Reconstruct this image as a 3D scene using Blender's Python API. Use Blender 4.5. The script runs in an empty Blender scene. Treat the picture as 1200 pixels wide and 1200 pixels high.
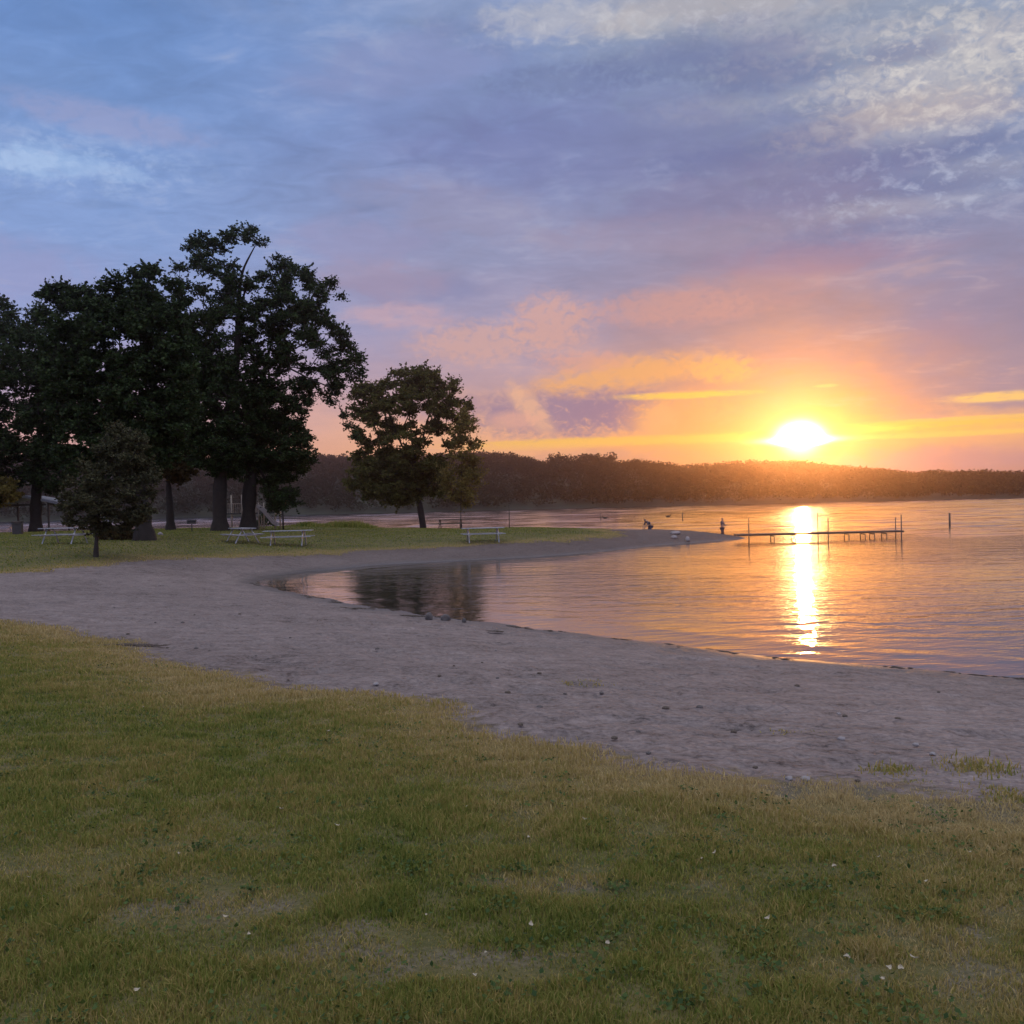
import bpy, bmesh, math, random
import numpy as np
from mathutils import Vector, Matrix

R = math.radians
scene = bpy.context.scene
C = scene.collection
rng = np.random.default_rng(7)
random.seed(7)

# ------------------------------------------------------------------ camera
F = 1200.0                      # focal length in photo pixels (photo is 1200 wide)
EYE = 2.7                       # eye height above the lake
ROLL, PITCH = R(1.375), math.atan(0.0075)
_r0 = np.array([1., 0, 0]); _u0 = np.array([0, math.sin(PITCH), math.cos(PITCH)])
FWD = np.array([0, math.cos(PITCH), -math.sin(PITCH)])
RGT = math.cos(ROLL)*_r0 - math.sin(ROLL)*_u0
UP = math.sin(ROLL)*_r0 + math.cos(ROLL)*_u0
EYEP = np.array([0, 0, EYE])

def ray(u, v):
    d = FWD + (u-600)/F*RGT - (v-600)/F*UP
    return d/np.linalg.norm(d)
def at(u, v, Y):
    d = ray(u, v); return EYEP + d*(Y/d[1])
def on_z(u, v, z):
    d = ray(u, v); return EYEP + d*((z-EYE)/d[2])

cam_d = bpy.data.cameras.new("camera"); cam = bpy.data.objects.new("camera", cam_d); C.objects.link(cam)
cam_d.sensor_width = 36; cam_d.lens = 36*F/1200; cam_d.clip_start = 0.1; cam_d.clip_end = 5000
M = Matrix(((RGT[0], UP[0], -FWD[0]), (RGT[1], UP[1], -FWD[1]), (RGT[2], UP[2], -FWD[2]))).to_4x4()
M.translation = EYEP
cam.matrix_world = M
scene.camera = cam
SUN = ray(938, 510)
SUN_EL = math.asin(SUN[2]); SUN_AZ = math.atan2(SUN[0], SUN[1])

# ------------------------------------------------------------------ colour + node helpers
def lin(r, g, b):
    f = lambda c: c/12.92 if c <= .04045 else ((c+.055)/1.055)**2.4
    return (f(r/255), f(g/255), f(b/255), 1.0)

class NB:
    """small helper around a node tree"""
    def __init__(s, nt): s.nt = nt
    def new(s, t, **k):
        n = s.nt.nodes.new(t)
        for a, b in k.items(): setattr(n, a, b)
        return n
    def link(s, a, b): s.nt.links.new(a, b)
    def put(s, sock, v):
        if isinstance(v, bpy.types.NodeSocket): s.link(v, sock)
        elif v is not None: sock.default_value = v
    def m(s, op, a, b=None, c=None, clamp=False):
        n = s.new("ShaderNodeMath", operation=op, use_clamp=clamp)
        s.put(n.inputs[0], a)
        if b is not None: s.put(n.inputs[1], b)
        if c is not None: s.put(n.inputs[2], c)
        return n.outputs[0]
    def add(s, a, b): return s.m("ADD", a, b)
    def mul(s, a, b): return s.m("MULTIPLY", a, b)
    def sub(s, a, b): return s.m("SUBTRACT", a, b)
    def vm(s, op, a, b=None, c=None):
        n = s.new("ShaderNodeVectorMath", operation=op)
        s.put(n.inputs[0], a)
        if c is not None: s.put(n.inputs[2], c)
        if b is not None: s.put(n.inputs[1], b)
        return n.outputs["Value"] if op in ("DOT_PRODUCT", "LENGTH") else n.outputs[0]
    def mix(s, f, a, b, blend="MIX"):
        n = s.new("ShaderNodeMix", data_type="RGBA", blend_type=blend, clamp_factor=True)
        s.put(n.inputs[0], f); s.put(n.inputs[6], a); s.put(n.inputs[7], b)
        return n.outputs[2]
    def step(s, x, a, b, lo=0., hi=1.):
        n = s.new("ShaderNodeMapRange", interpolation_type="SMOOTHSTEP", clamp=True)
        s.put(n.inputs[0], x)
        for i, q in zip((1, 2, 3, 4), (a, b, lo, hi)): s.put(n.inputs[i], q)
        return n.outputs[0]
    def ramp(s, f, stops, interp="LINEAR"):
        n = s.new("ShaderNodeValToRGB"); cr = n.color_ramp; cr.interpolation = interp
        while len(cr.elements) < len(stops): cr.elements.new(0.5)
        for e, (p, c) in zip(cr.elements, stops): e.position = p; e.color = c
        s.put(n.inputs[0], f); return n.outputs[0]
    def noise(s, vec, scale, detail=4, rough=.55, dist=0., color=False):
        n = s.new("ShaderNodeTexNoise")
        s.put(n.inputs["Vector"], vec)
        n.inputs["Scale"].default_value = scale; n.inputs["Detail"].default_value = detail
        n.inputs["Roughness"].default_value = rough; n.inputs["Distortion"].default_value = dist
        return n.outputs["Color" if color else "Fac"]
    def vec(s, x, y, z=0.):
        n = s.new("ShaderNodeCombineXYZ")
        for i, q in enumerate((x, y, z)): s.put(n.inputs[i], q)
        return n.outputs[0]
    def gray(s, v):
        return s.vec(v, v, v)

def new_mat(name):
    m = bpy.data.materials.new(name); m.use_nodes = True
    m.node_tree.nodes.clear()
    nb = NB(m.node_tree)
    return m, nb, nb.new("ShaderNodeOutputMaterial")

def simple_mat(name, col, rough=.7, var=.25, scale=6., bump=0., metallic=0., spec=.4):
    """base colour broken up by two noise sizes"""
    m, nb, out = new_mat(name)
    tc = nb.new("ShaderNodeTexCoord").outputs["Object"]
    n1 = nb.noise(tc, scale, 5, .6); n2 = nb.noise(tc, scale*7, 3, .6)
    f = nb.add(nb.mul(n1, .65), nb.mul(n2, .35))
    lo = tuple(c*(1-var) for c in col[:3])+(1,); hi = tuple(min(1, c*(1+var)) for c in col[:3])+(1,)
    c = nb.ramp(f, [(.3, lo), (.7, hi)])
    p = nb.new("ShaderNodeBsdfPrincipled")
    nb.link(c, p.inputs["Base Color"]); p.inputs["Roughness"].default_value = rough
    p.inputs["Metallic"].default_value = metallic; p.inputs["Specular IOR Level"].default_value = spec
    if bump:
        b = nb.new("ShaderNodeBump"); b.inputs["Strength"].default_value = .6; b.inputs["Distance"].default_value = bump
        nb.link(f, b.inputs["Height"]); nb.link(b.outputs[0], p.inputs["Normal"])
    nb.link(p.outputs[0], out.inputs[0])
    return m

# ------------------------------------------------------------------ world: dusk sky with broken cloud
world = bpy.data.worlds.new("World"); scene.world = world; world.use_nodes = True
wt = world.node_tree; wt.nodes.clear(); W = NB(wt)
wout = W.new("ShaderNodeOutputWorld"); bg = W.new("ShaderNodeBackground")
W.link(bg.outputs[0], wout.inputs[0])
sky = W.new("ShaderNodeTexSky", sky_type="NISHITA", sun_disc=False, sun_elevation=SUN_EL, sun_rotation=SUN_AZ)
sky.air_density = 1.5; sky.dust_density = 3.0
gen = W.new("ShaderNodeTexCoord").outputs["Generated"]
sep = W.new("ShaderNodeSeparateXYZ"); W.link(gen, sep.inputs[0])
X, Yd, Z = sep.outputs
AZ = W.mul(W.m("ARCTAN2", X, Yd), 180/math.pi)
EL = W.mul(W.m("ARCSINE", Z), 180/math.pi)
def azel(u, v):
    d = ray(u, v); return math.degrees(math.atan2(d[0], d[1])), math.degrees(math.asin(d[2]))
AZEL = W.vec(AZ, EL, 0.)
PXD = math.degrees(1/F)*.93           # degrees per photo pixel, mean over the frame

# drifting edges for everything below
planev = W.vec(W.m("DIVIDE", X, W.add(W.m("ABSOLUTE", Z), .10)), W.m("DIVIDE", Yd, W.add(W.m("ABSOLUTE", Z), .10)), 0.)
cl1 = W.noise(planev, 1.1, 5, .6, .4)
cl2 = W.noise(planev, 2.9, 5, .62, .6)
azel_v = W.vec(AZ, W.mul(EL, 2.2), 0.)
wob = W.noise(azel_v, .16, 5, .6)
wob2 = W.noise(W.vec(AZ, W.mul(EL, 2.6), 4.), .5, 6, .62, .5)
ELw = W.add(EL, W.add(W.mul(W.sub(wob, .5), 5.0), W.mul(W.sub(wob2, .5), 2.0)))
ELw = W.mix(W.step(EL, .5, 7.), W.gray(EL), W.gray(ELw))
AZw = W.add(AZ, W.mul(W.sub(wob, .5), 9.0))

def elramp(stops):
    f = W.m("DIVIDE", ELw, 60., clamp=True)
    return W.ramp(f, [(max(0, e)/60, lin(*c)) for e, c in stops])
cool = elramp([(0, (192, 146, 146)), (3, (212, 162, 150)), (6, (176, 152, 168)), (9, (140, 148, 188)), (14, (122, 146, 192)),
               (19, (112, 140, 188)), (25, (98, 130, 182)), (34, (150, 160, 190)), (60, (196, 198, 208))])
mid = elramp([(0, (232, 164, 120)), (2, (238, 172, 120)), (4, (226, 170, 132)), (6.5, (176, 148, 154)), (10, (148, 142, 168)), (14, (132, 138, 170)),
              (20, (116, 130, 174)), (25, (120, 138, 176)), (34, (150, 158, 186)), (60, (196, 198, 208))])
sunc = elramp([(0, (206, 134, 96)), (1.6, (204, 136, 100)), (3.2, (236, 166, 80)), (4.6, (214, 150, 92)), (7, (184, 140, 122)), (9.5, (158, 134, 140)),
               (12.5, (136, 131, 155)), (18, (120, 129, 162)), (22, (126, 138, 164)), (26, (142, 150, 166)), (36, (160, 164, 184)), (60, (198, 198, 208))])
right = elramp([(0, (190, 138, 122)), (1.8, (190, 142, 134)), (3.2, (238, 178, 114)), (4.6, (158, 136, 146)), (9, (140, 130, 152)), (15, (118, 128, 160)),
                (20, (124, 140, 170)), (26, (144, 152, 168)), (36, (160, 164, 184)), (60, (198, 198, 208))])
base = W.mix(W.step(AZw, -21, -1), cool, mid)
base = W.mix(W.step(AZw, 0, 13), base, sunc)
base = W.mix(W.step(AZw, 17, 26), base, right)
base = W.mix(W.step(AZw, 45, 85), base, cool)            # the sky round to the north, out of frame
# soft mottling of the cloud deck (brighter thin places, darker thick ones)
cl3 = W.noise(W.vm("MULTIPLY", planev, (1., 1.5, 1.)), 7.5, 4, .6, .8)
mott = W.add(W.add(W.mul(W.sub(cl1, .5), .8), W.mul(W.sub(cl2, .5), .6)), W.mul(W.sub(cl3, .5), W.step(EL, 6, 18, 0., .75)))
base = W.mix(1., base, W.gray(W.add(1.14, W.mul(mott, W.step(EL, 2, 14, .2, .7)))), "MULTIPLY")
thin = W.mul(W.step(W.add(W.mul(cl2, .6), W.mul(cl3, .4)), .50, .68), W.step(cl1, .42, .62))
base = W.mix(W.mul(thin, .5), base, W.mix(W.step(EL, 4, 16), lin(222, 172, 150), lin(170, 174, 192)))
# gaps: clear sky seen between the clouds
nish = W.mix(1., sky.outputs[0], (.10, .10, .10, 1), "MULTIPLY")
base = W.mix(W.mul(W.step(cl1, .60, .78), .35), base, W.mix(.5, base, nish))

# four shared fields of ragged edges, coarse to fine, the last one drawn out into streaks
RAG = [W.noise(W.vm("MULTIPLY", AZEL, (1, st, 1)), la, de_, .6, .5) for st, la, de_ in ((2., .4, 5), (1.7, .8, 5), (1.5, 1.7, 4), (5., 1.3, 4))]
def patch(col, u, v, su, sv, amt, lac, base, ragged=1.0, lo=.42, hi=.62, tilt=0., stretch=2.0):
    """a cloud patch: ragged noise inside a soft window at a direction of the sky; sizes in photo pixels"""
    a, e = azel(u, v)
    # a hair of the colour below is added so that the layers are evaluated one after the other
    rel = W.vm("SUBTRACT", W.vm("MULTIPLY_ADD", base, (1e-6, 1e-6, 0.), AZEL), (a, e, 0.))
    if tilt: rel = W.vm("MULTIPLY_ADD", W.vm("DOT_PRODUCT", rel, (-tilt, 0., 0.)), (0, 1, 0), rel)
    ln = W.vm("LENGTH", W.vm("MULTIPLY", rel, (1/(su*PXD), 1/(sv*PXD), 0.)))
    g = W.step(ln, 1.9, 0.)
    if ragged:
        n = RAG[3] if stretch >= 4 else RAG[0] if lac < .58 else RAG[1] if lac < 1.05 else RAG[2]
        g = W.step(W.mul(g, W.m("MULTIPLY_ADD", n, 2.2*ragged, 1-1.1*ragged)), lo-.20, hi+.34)
    return W.mix(W.mul(g, amt), base, lin(*col))
P = patch
# high lit clouds, upper right and top
base = P((190, 188, 192), 650, 22, 100, 26, .5, .9, base)
base = P((204, 200, 198), 745, 26, 50, 18, .5, .9, base)
base = P((176, 172, 178), 860, 8, 220, 22, .7, .5, base)
base = P((182, 178, 180), 1120, 80, 140, 60, .6, 1.2, base)
base = P((216, 210, 202), 1150, 72, 50, 24, .3, 1.6, base, 1.2, .55, .7)
base = P((184, 172, 172), 1030, 140, 130, 24, .7, .7, base, tilt=.1)
base = P((172, 164, 172), 1140, 130, 60, 18, .6, .8, base)
base = P((150, 146, 166), 900, 70, 80, 26, .45, .6, base)
base = P((112, 124, 164), 1100, 190, 120, 36, .55, .6, base)
base = P((106, 116, 160), 860, 50, 100, 30, .4, .6, base)
for (u, v, su, sv, k) in ((1040, 100, 60, 18, .5), (1080, 160, 70, 14, .5), (960, 110, 50, 16, .4), (1150, 200, 60, 14, .45), (900, 30, 60, 14, .5), (1010, 40, 70, 12, .5), (1180, 40, 40, 20, .6), (1060, 240, 90, 12, .4), (940, 190, 80, 14, .35), (830, 130, 70, 16, .35)):
    base = P((182, 180, 188), u, v, su*1.15, sv*1.1, k*.8, 1.2, base, .9, .34, .75)
for (u, v, su, sv, k) in ((900, 90, 90, 20, .6), (1060, 60, 60, 14, .5), (1020, 185, 90, 16, .55), (1140, 165, 50, 14, .5), (1100, 215, 80, 16, .55), (960, 160, 70, 18, .5), (780, 75, 110, 22, .5), (660, 95, 110, 20, .45), (860, 190, 120, 18, .5), (1000, 275, 120, 18, .4)):
    base = P((104, 116, 158), u, v, su, sv, k, 1.2, base, 1.1)
def gaps(col, u, v, su, sv, amt, lo, hi, base):
    """bright holes in the deck: only where the fine field is high, fading out from a centre"""
    a, e = azel(u, v)
    rel = W.vm("SUBTRACT", W.vm("MULTIPLY_ADD", base, (1e-6, 1e-6, 0.), AZEL), (a, e, 0.))
    ln = W.vm("LENGTH", W.vm("MULTIPLY", rel, (1/(su*PXD), 1/(sv*PXD), 0.)))
    return W.mix(W.mul(W.mul(W.step(ln, 1.8, .2), W.step(W.add(W.mul(RAG[1], .62), W.mul(RAG[2], .38)), lo, hi)), amt), base, lin(*col))
base = gaps((226, 220, 212), 1120, 80, 140, 64, .6, .46, .66, base)
base = gaps((196, 204, 226), 1060, 215, 160, 40, .45, .48, .66, base)
base = gaps((206, 206, 212), 760, 25, 220, 24, .4, .46, .68, base)
base = gaps((190, 206, 234), 70, 190, 130, 30, .45, .44, .68, base)
# upper left
base = P((150, 180, 222), 40, 186, 85, 20, .7, .9, base)
base = P((190, 210, 238), 26, 186, 50, 14, .3, 2.4, base)
base = P((160, 188, 226), 150, 205, 24, 10, .4, 2.2, base)
base = P((148, 156, 196), 130, 142, 120, 20, .7, .6, base, tilt=-.1)
base = P((150, 154, 196), 20, 320, 90, 40, .6, .5, base)
base = P((134, 142, 184), 470, 75, 140, 40, .5, .4, base, tilt=.15)
base = P((150, 148, 184), 420, 285, 110, 34, .6, .5, base)
base = P((122, 130, 172), 470, 340, 110, 22, .5, .5, base)
# lavender billows over the middle of the sky
base = P((112, 118, 164), 700, 170, 260, 60, .45, .25, base, stretch=2.5)
base = P((152, 146, 172), 560, 250, 170, 36, .4, .4, base, tilt=-.2)
base = P((120, 118, 156), 880, 225, 200, 40, .5, .3, base, tilt=.1)
base = P((160, 146, 168), 800, 275, 190, 26, .4, .45, base)
base = P((170, 146, 164), 440, 330, 90, 30, .45, .45, base)
# peach and gold clouds over the water
base = P((208, 166, 168), 470, 370, 70, 16, .5, .7, base)
base = P((216, 166, 150), 645, 380, 56, 40, .7, 1.2, base, stretch=1.2)
base = P((214, 168, 154), 555, 402, 80, 28, .65, 1.2, base, stretch=1.3)
base = P((196, 148, 142), 860, 345, 150, 34, .45, .4, base, tilt=.12)
base = P((204, 154, 144), 790, 360, 110, 22, .6, 1.2, base)
base = P((152, 128, 154), 960, 300, 150, 20, .5, .5, base)
base = P((164, 138, 156), 1110, 395, 40, 34, .4, .9, base, stretch=1.)
base = P((146, 128, 154), 660, 484, 120, 34, .95, 1.2, base, stretch=1.4)
base = P((142, 124, 150), 730, 478, 70, 24, .85, 1.2, base, stretch=1.4)
base = P((164, 138, 156), 520, 478, 80, 18, .6, .7, base)
base = P((242, 176, 104), 730, 438, 120, 22, .8, .7, base, tilt=.10)
base = P((248, 186, 104), 845, 432, 44, 18, .75, 1.2, base)
base = P((238, 170, 108), 800, 484, 70, 26, .85, 1.2, base, stretch=1.1)
base = P((244, 182, 120), 770, 490, 26, 20, .7, 1.3, base)
base = P((240, 186, 146), 622, 480, 30, 22, .75, 1.3, base, tilt=-.9)
base = P((232, 174, 150), 606, 492, 34, 12, .7, 1.3, base)
base = P((224, 164, 140), 690, 424, 60, 14, .6, 1.2, base)
base = P((196, 148, 150), 1100, 538, 120, 16, .7, .7, base)
base = P((206, 154, 140), 700, 535, 110, 10, .5, .8, base)
for (u, v, su, sv, k, c) in ((800, 463, 82, 4.5, .95, (255, 206, 90)), (1172, 465, 58, 6, 1., (255, 206, 120)), (968, 452, 14, 2, .7, (255, 196, 120)),
                              (880, 512, 330, 6, .8, (255, 204, 82)), (1080, 497, 150, 5, .95, (255, 206, 84)), (1120, 508, 150, 3.5, .9, (255, 210, 100)),
                              (1010, 503, 60, 4, .95, (255, 224, 90)), (700, 517, 150, 5, .8, (255, 200, 96)), (1150, 489, 90, 2.5, .9, (255, 204, 110)), (620, 524, 100, 4, .6, (255, 196, 110))):
    base = P(c, u, v, su, sv, k, 1.4, base, .7, .35, .6, stretch=5.)
# glow of the low sun behind thin cloud, and the sun itself
sdot = W.vm("DOT_PRODUCT", gen, tuple(SUN))
ang = W.mul(W.m("ARCCOSINE", W.m("MINIMUM", sdot, 1.0)), 180/math.pi)
glow = W.add(W.mul(W.m("EXPONENT", W.mul(ang, -1/1.1)), .75), W.mul(W.m("EXPONENT", W.mul(ang, -1/3.5)), .07))
sa, se = math.degrees(SUN_AZ), math.degrees(SUN_EL)
dz = W.m("ABSOLUTE", W.sub(AZ, sa)); de = W.sub(EL, se-.28)
cut = W.step(de, -.38, -.05)
body = W.m("EXPONENT", W.mul(W.add(W.m("POWER", W.m("DIVIDE", dz, .80), 2.), W.m("POWER", W.m("DIVIDE", W.m("ABSOLUTE", de), .62), 2.)), -1.))
wing = W.m("EXPONENT", W.mul(W.add(W.m("POWER", W.m("DIVIDE", dz, 1.5), 2.), W.m("POWER", W.m("DIVIDE", W.m("ABSOLUTE", W.sub(de, .02)), .17), 2.)), -1.))
disc = W.mul(W.add(W.mul(body, 40.), W.mul(wing, 9.)), W.add(.15, W.mul(cut, .85)))
gl = W.mix(1., (1.0, .48, .05, 1), W.gray(glow), "MULTIPLY")
dl = W.mix(1., (1.0, .80, .34, 1), W.gray(disc), "MULTIPLY")
base = W.mix(1., base, gl, "ADD"); base = W.mix(1., base, dl, "ADD")
# unseen sky behind the camera and overhead, brightened as added fill for the ground
back_fill = W.step(Yd, .25, -.7)
base = W.mix(1., base, W.gray(W.add(1., W.add(W.mul(back_fill, .75), W.step(EL, 32, 60, 0, .5)))), "MULTIPLY")
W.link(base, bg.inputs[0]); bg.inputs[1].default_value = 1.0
world.cycles.sampling_method = "MANUAL"; world.cycles.sample_map_resolution = 2048

sun_d = bpy.data.lights.new("sun", "SUN"); sun = bpy.data.objects.new("sun", sun_d); C.objects.link(sun)
sun_d.energy = .36; sun_d.angle = R(.6); sun_d.color = (1, .42, .10)
sun.rotation_euler = Vector(SUN).to_track_quat("Z", "Y").to_euler()

# ------------------------------------------------------------------ object helpers
def tag(o, label=None, cat=None, group=None, kind=None):
    if label: o["label"] = label
    if cat: o["category"] = cat
    if group: o["group"] = group
    if kind: o["kind"] = kind
    return o
def empty(name, loc, label, cat, rotz=0., group=None):
    o = bpy.data.objects.new(name, None); C.objects.link(o); o.empty_display_size = .3
    o.location = tuple(loc); o.rotation_euler = (0, 0, rotz)
    return tag(o, label, cat, group)
def np_mesh(name, V, faces, mat=None, parent=None, smooth=False, attrs=None):
    """faces: array (n,k) or list of such arrays"""
    if not isinstance(faces, list): faces = [faces]
    V = np.ascontiguousarray(V, dtype=np.float32)
    me = bpy.data.meshes.new(name)
    me.vertices.add(len(V)); me.vertices.foreach_set("co", V.ravel())
    loops = np.concatenate([f.ravel() for f in faces]).astype(np.int32)
    tot = np.concatenate([np.full(len(f), f.shape[1], np.int32) for f in faces])
    start = np.concatenate([[0], np.cumsum(tot)[:-1]]).astype(np.int32)
    me.loops.add(len(loops)); me.loops.foreach_set("vertex_index", loops)
    me.polygons.add(len(tot)); me.polygons.foreach_set("loop_start", start); me.polygons.foreach_set("loop_total", tot)
    if smooth: me.polygons.foreach_set("use_smooth", np.ones(len(tot), bool))
    for k, a in (attrs or {}).items():
        at_ = me.attributes.new(k, "FLOAT", "POINT"); at_.data.foreach_set("value", np.ascontiguousarray(a, np.float32))
    me.update(calc_edges=True); me.validate()
    o = bpy.data.objects.new(name, me); C.objects.link(o)
    if mat: me.materials.append(mat)
    if parent: o.parent = parent
    return o

class MB:
    """collects boxes, bars, tubes into ONE mesh"""
    def __init__(s): s.v = []; s.f = []; s.n = 0
    def raw(s, v, f):
        s.v.append(np.asarray(v, float)); s.f += [tuple(i+s.n for i in q) for q in f]; s.n += len(v); return s
    def box(s, c, size, rot=None, bev=0.):
        hx, hy, hz = [q/2 for q in size]
        b = min(bev, hx*.8, hy*.8, hz*.8)
        if b > 0:
            bm = bmesh.new(); bmesh.ops.create_cube(bm, size=1.)
            for q in bm.verts: q.co = Vector((q.co.x*size[0], q.co.y*size[1], q.co.z*size[2]))
            bmesh.ops.bevel(bm, geom=list(bm.edges), offset=b, segments=2, affect="EDGES", profile=.5)
            bm.verts.index_update()
            v = np.array([q.co[:] for q in bm.verts]); f = [tuple(k.index for k in q.verts) for q in bm.faces]; bm.free()
        else:
            v = np.array([(x*hx, y*hy, z*hz) for x in (-1, 1) for y in (-1, 1) for z in (-1, 1)])
            f = [(0, 1, 3, 2), (4, 6, 7, 5), (0, 4, 5, 1), (2, 3, 7, 6), (0, 2, 6, 4), (1, 5, 7, 3)]
        if rot is not None: v = v @ np.array(rot.to_3x3()).T
        return s.raw(v+np.array(c), f)
    def bar(s, a, b, w, h, bev=.005):
        a = Vector(a); b = Vector(b); d = b-a
        q = d.to_track_quat("X", "Z").to_matrix()
        return s.box((a+b)/2, (d.length, w, h), q, bev)
    def tube(s, pts, rad, n=8, cap=True):
        v, f = tube_geo(np.array(pts, float), np.array(rad, float)*np.ones(len(pts)), n, cap)
        return s.raw(v, f)
    def build(s, name, mat, parent=None, smooth=False):
        V = np.concatenate(s.v)
        me = bpy.data.meshes.new(name); me.from_pydata(V.tolist(), [], s.f); me.update()
        if smooth:
            for p in me.polygons: p.use_smooth = True
        o = bpy.data.objects.new(name, me); C.objects.link(o); me.materials.append(mat)
        if parent: o.parent = parent
        return o

def tube_geo(P_, rad, n=8, cap=True):
    k = len(P_)
    T = np.gradient(P_, axis=0); T /= np.linalg.norm(T, axis=1)[:, None]+1e-9
    ref = np.array([.31, .23, .92]) if abs(T[0][2]) < .9 else np.array([1., .1, 0])
    vs = []
    for i in range(k):
        s_ = np.cross(T[i], ref); s_ /= np.linalg.norm(s_)+1e-9
        t_ = np.cross(T[i], s_)
        a = np.arange(n)*2*math.pi/n
        vs.append(P_[i]+rad[i]*(np.cos(a)[:, None]*s_+np.sin(a)[:, None]*t_))
    V = np.concatenate(vs); f = []
    for i in range(k-1):
        for j in range(n):
            f.append((i*n+j, i*n+(j+1) % n, (i+1)*n+(j+1) % n, (i+1)*n+j))
    if cap: f.append(tuple(range(n))[::-1]); f.append(tuple((k-1)*n+j for j in range(n)))
    return V, f

def copy_tree(o, parent=None):
    c = o.copy(); C.objects.link(c)
    if parent is not None: c.parent = parent
    for ch in list(o.children): copy_tree(ch, c)
    return c

# value noise used on the CPU side
_tab = np.random.default_rng(3).random((256, 256))
def vnoise(x, y):
    x = np.asarray(x, float); y = np.asarray(y, float)
    xi = np.floor(x).astype(int); yi = np.floor(y).astype(int); fx = x-xi; fy = y-yi
    fx = fx*fx*(3-2*fx); fy = fy*fy*(3-2*fy)
    g = lambda a, b: _tab[a % 256, b % 256]
    return (g(xi, yi)*(1-fx)+g(xi+1, yi)*fx)*(1-fy)+(g(xi, yi+1)*(1-fx)+g(xi+1, yi+1)*fx)*fy
def fbm(x, y, o=4):
    s = 0; a = .5; t = 0
    for i in range(o): s = s+a*vnoise(x*2**i+17*i, y*2**i+31*i); t += a; a *= .5
    return s/t
sstep = lambda x, a, b: (lambda t: t*t*(3-2*t))(np.clip((np.asarray(x, float)-a)/(b-a), 0, 1))

# ------------------------------------------------------------------ land shape
shore_px = [(1240, 801), (1200, 796), (1100, 786), (1000, 778), (900, 771), (800, 757), (700, 745), (640, 738), (560, 728), (500, 721), (440, 712), (390, 704),
            (340, 694), (306, 687), (297, 683), (312, 677), (345, 671), (390, 667), (450, 661), (560, 656), (650, 651), (720, 645), (780, 638), (830, 635), (868, 631.5)]
shore = [on_z(u, v, 0)[:2] for u, v in shore_px]
s0 = shore[0]
pre = [(400, -160), (120, -40), (50, -10), (22, 6), (s0[0]+3.5, s0[1]-2.5)]
tip = shore[-1]
post = [(tip[0]+.8, tip[1]+1.2), (tip[0]-1, tip[1]+4), (tip[0]-6, tip[1]+8), (3, 86), (-4, 95), (-14, 99), (-26, 100), (-45, 103), (-80, 108), (-160, 120), (-420, 150), (-420, -400), (400, -400)]
def chaikin(p, n=2):
    p = np.array(p, float)
    for _ in range(n):
        q = np.roll(p, -1, 0); p = np.stack([.75*p+.25*q, .25*p+.75*q], 1).reshape(-1, 2)
    return p
LAND = chaikin(pre+[tuple(s) for s in shore]+post, 1)

def sdf(poly, x, y):
    """signed distance, positive inside"""
    x = np.asarray(x, float); y = np.asarray(y, float)
    best = np.full(x.shape, 1e9); ins = np.zeros(x.shape, bool)
    q = np.roll(poly, -1, 0)
    for (ax, ay), (bx, by) in zip(poly, q):
        dx, dy = bx-ax, by-ay
        t = np.clip(((x-ax)*dx+(y-ay)*dy)/(dx*dx+dy*dy+1e-12), 0, 1)
        best = np.minimum(best, (x-ax-t*dx)**2+(y-ay-t*dy)**2)
        if by != ay:
            c = ((ay > y) != (by > y)) & (x < (bx-ax)*(y-ay)/(by-ay)+ax)
            ins ^= c
    return np.where(ins, 1, -1)*np.sqrt(best)

def ground(x, y, fine=True):
    x = np.asarray(x, float); y = np.asarray(y, float)
    d = sdf(LAND, x, y)
    d = d+(fbm(x*.9, y*.9, 3)-.5)*.5*sstep(np.abs(d), 3, 0)
    near = 1.55*(1-np.exp(-np.maximum(d, 0)/12)); far = (1.38-.36*sstep(x, -20, -9)-.15*sstep(x, 0, 8))*(1-np.exp(-np.maximum(d, 0)/(4.5-1.9*sstep(x, -6, 3))))
    w = sstep(y, 28, 44)
    z = near*(1-w)+far*w
    z = np.where(d < 0, np.maximum(d*.07, -1.6), z)
    if fine:
        k = sstep(d, 0, 2)
        z = z+k*((fbm(x*.22+9, y*.22)-.5)*.12+(fbm(x*1.1, y*1.1+5)-.5)*.03)
    return z
def gz(x, y): return float(ground(np.array([x]), np.array([y]))[0])

# a table of ground hits: distance along a pixel's ray to the ground
def hit(u, v, y0=2.5, y1=130., n=1400):
    d = ray(u, v); ys = np.linspace(y0, y1, n)
    p = EYEP+d[None]*(ys/d[1])[:, None]
    z = np.maximum(ground(p[:, 0], p[:, 1]), 0)
    i = np.where(p[:, 2] <= z)[0]
    if len(i) == 0: i = [np.argmin(p[:, 2]-z)]
    if sdf(LAND, p[i[0], 0:1], p[i[0], 1:2])[0] < 0: print('OFF LAND', u, v, p[i[0]])
    return p[i[0]]
def foot(u, v):
    p = hit(u, v); return np.array([p[0], p[1], gz(p[0], p[1])])

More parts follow.
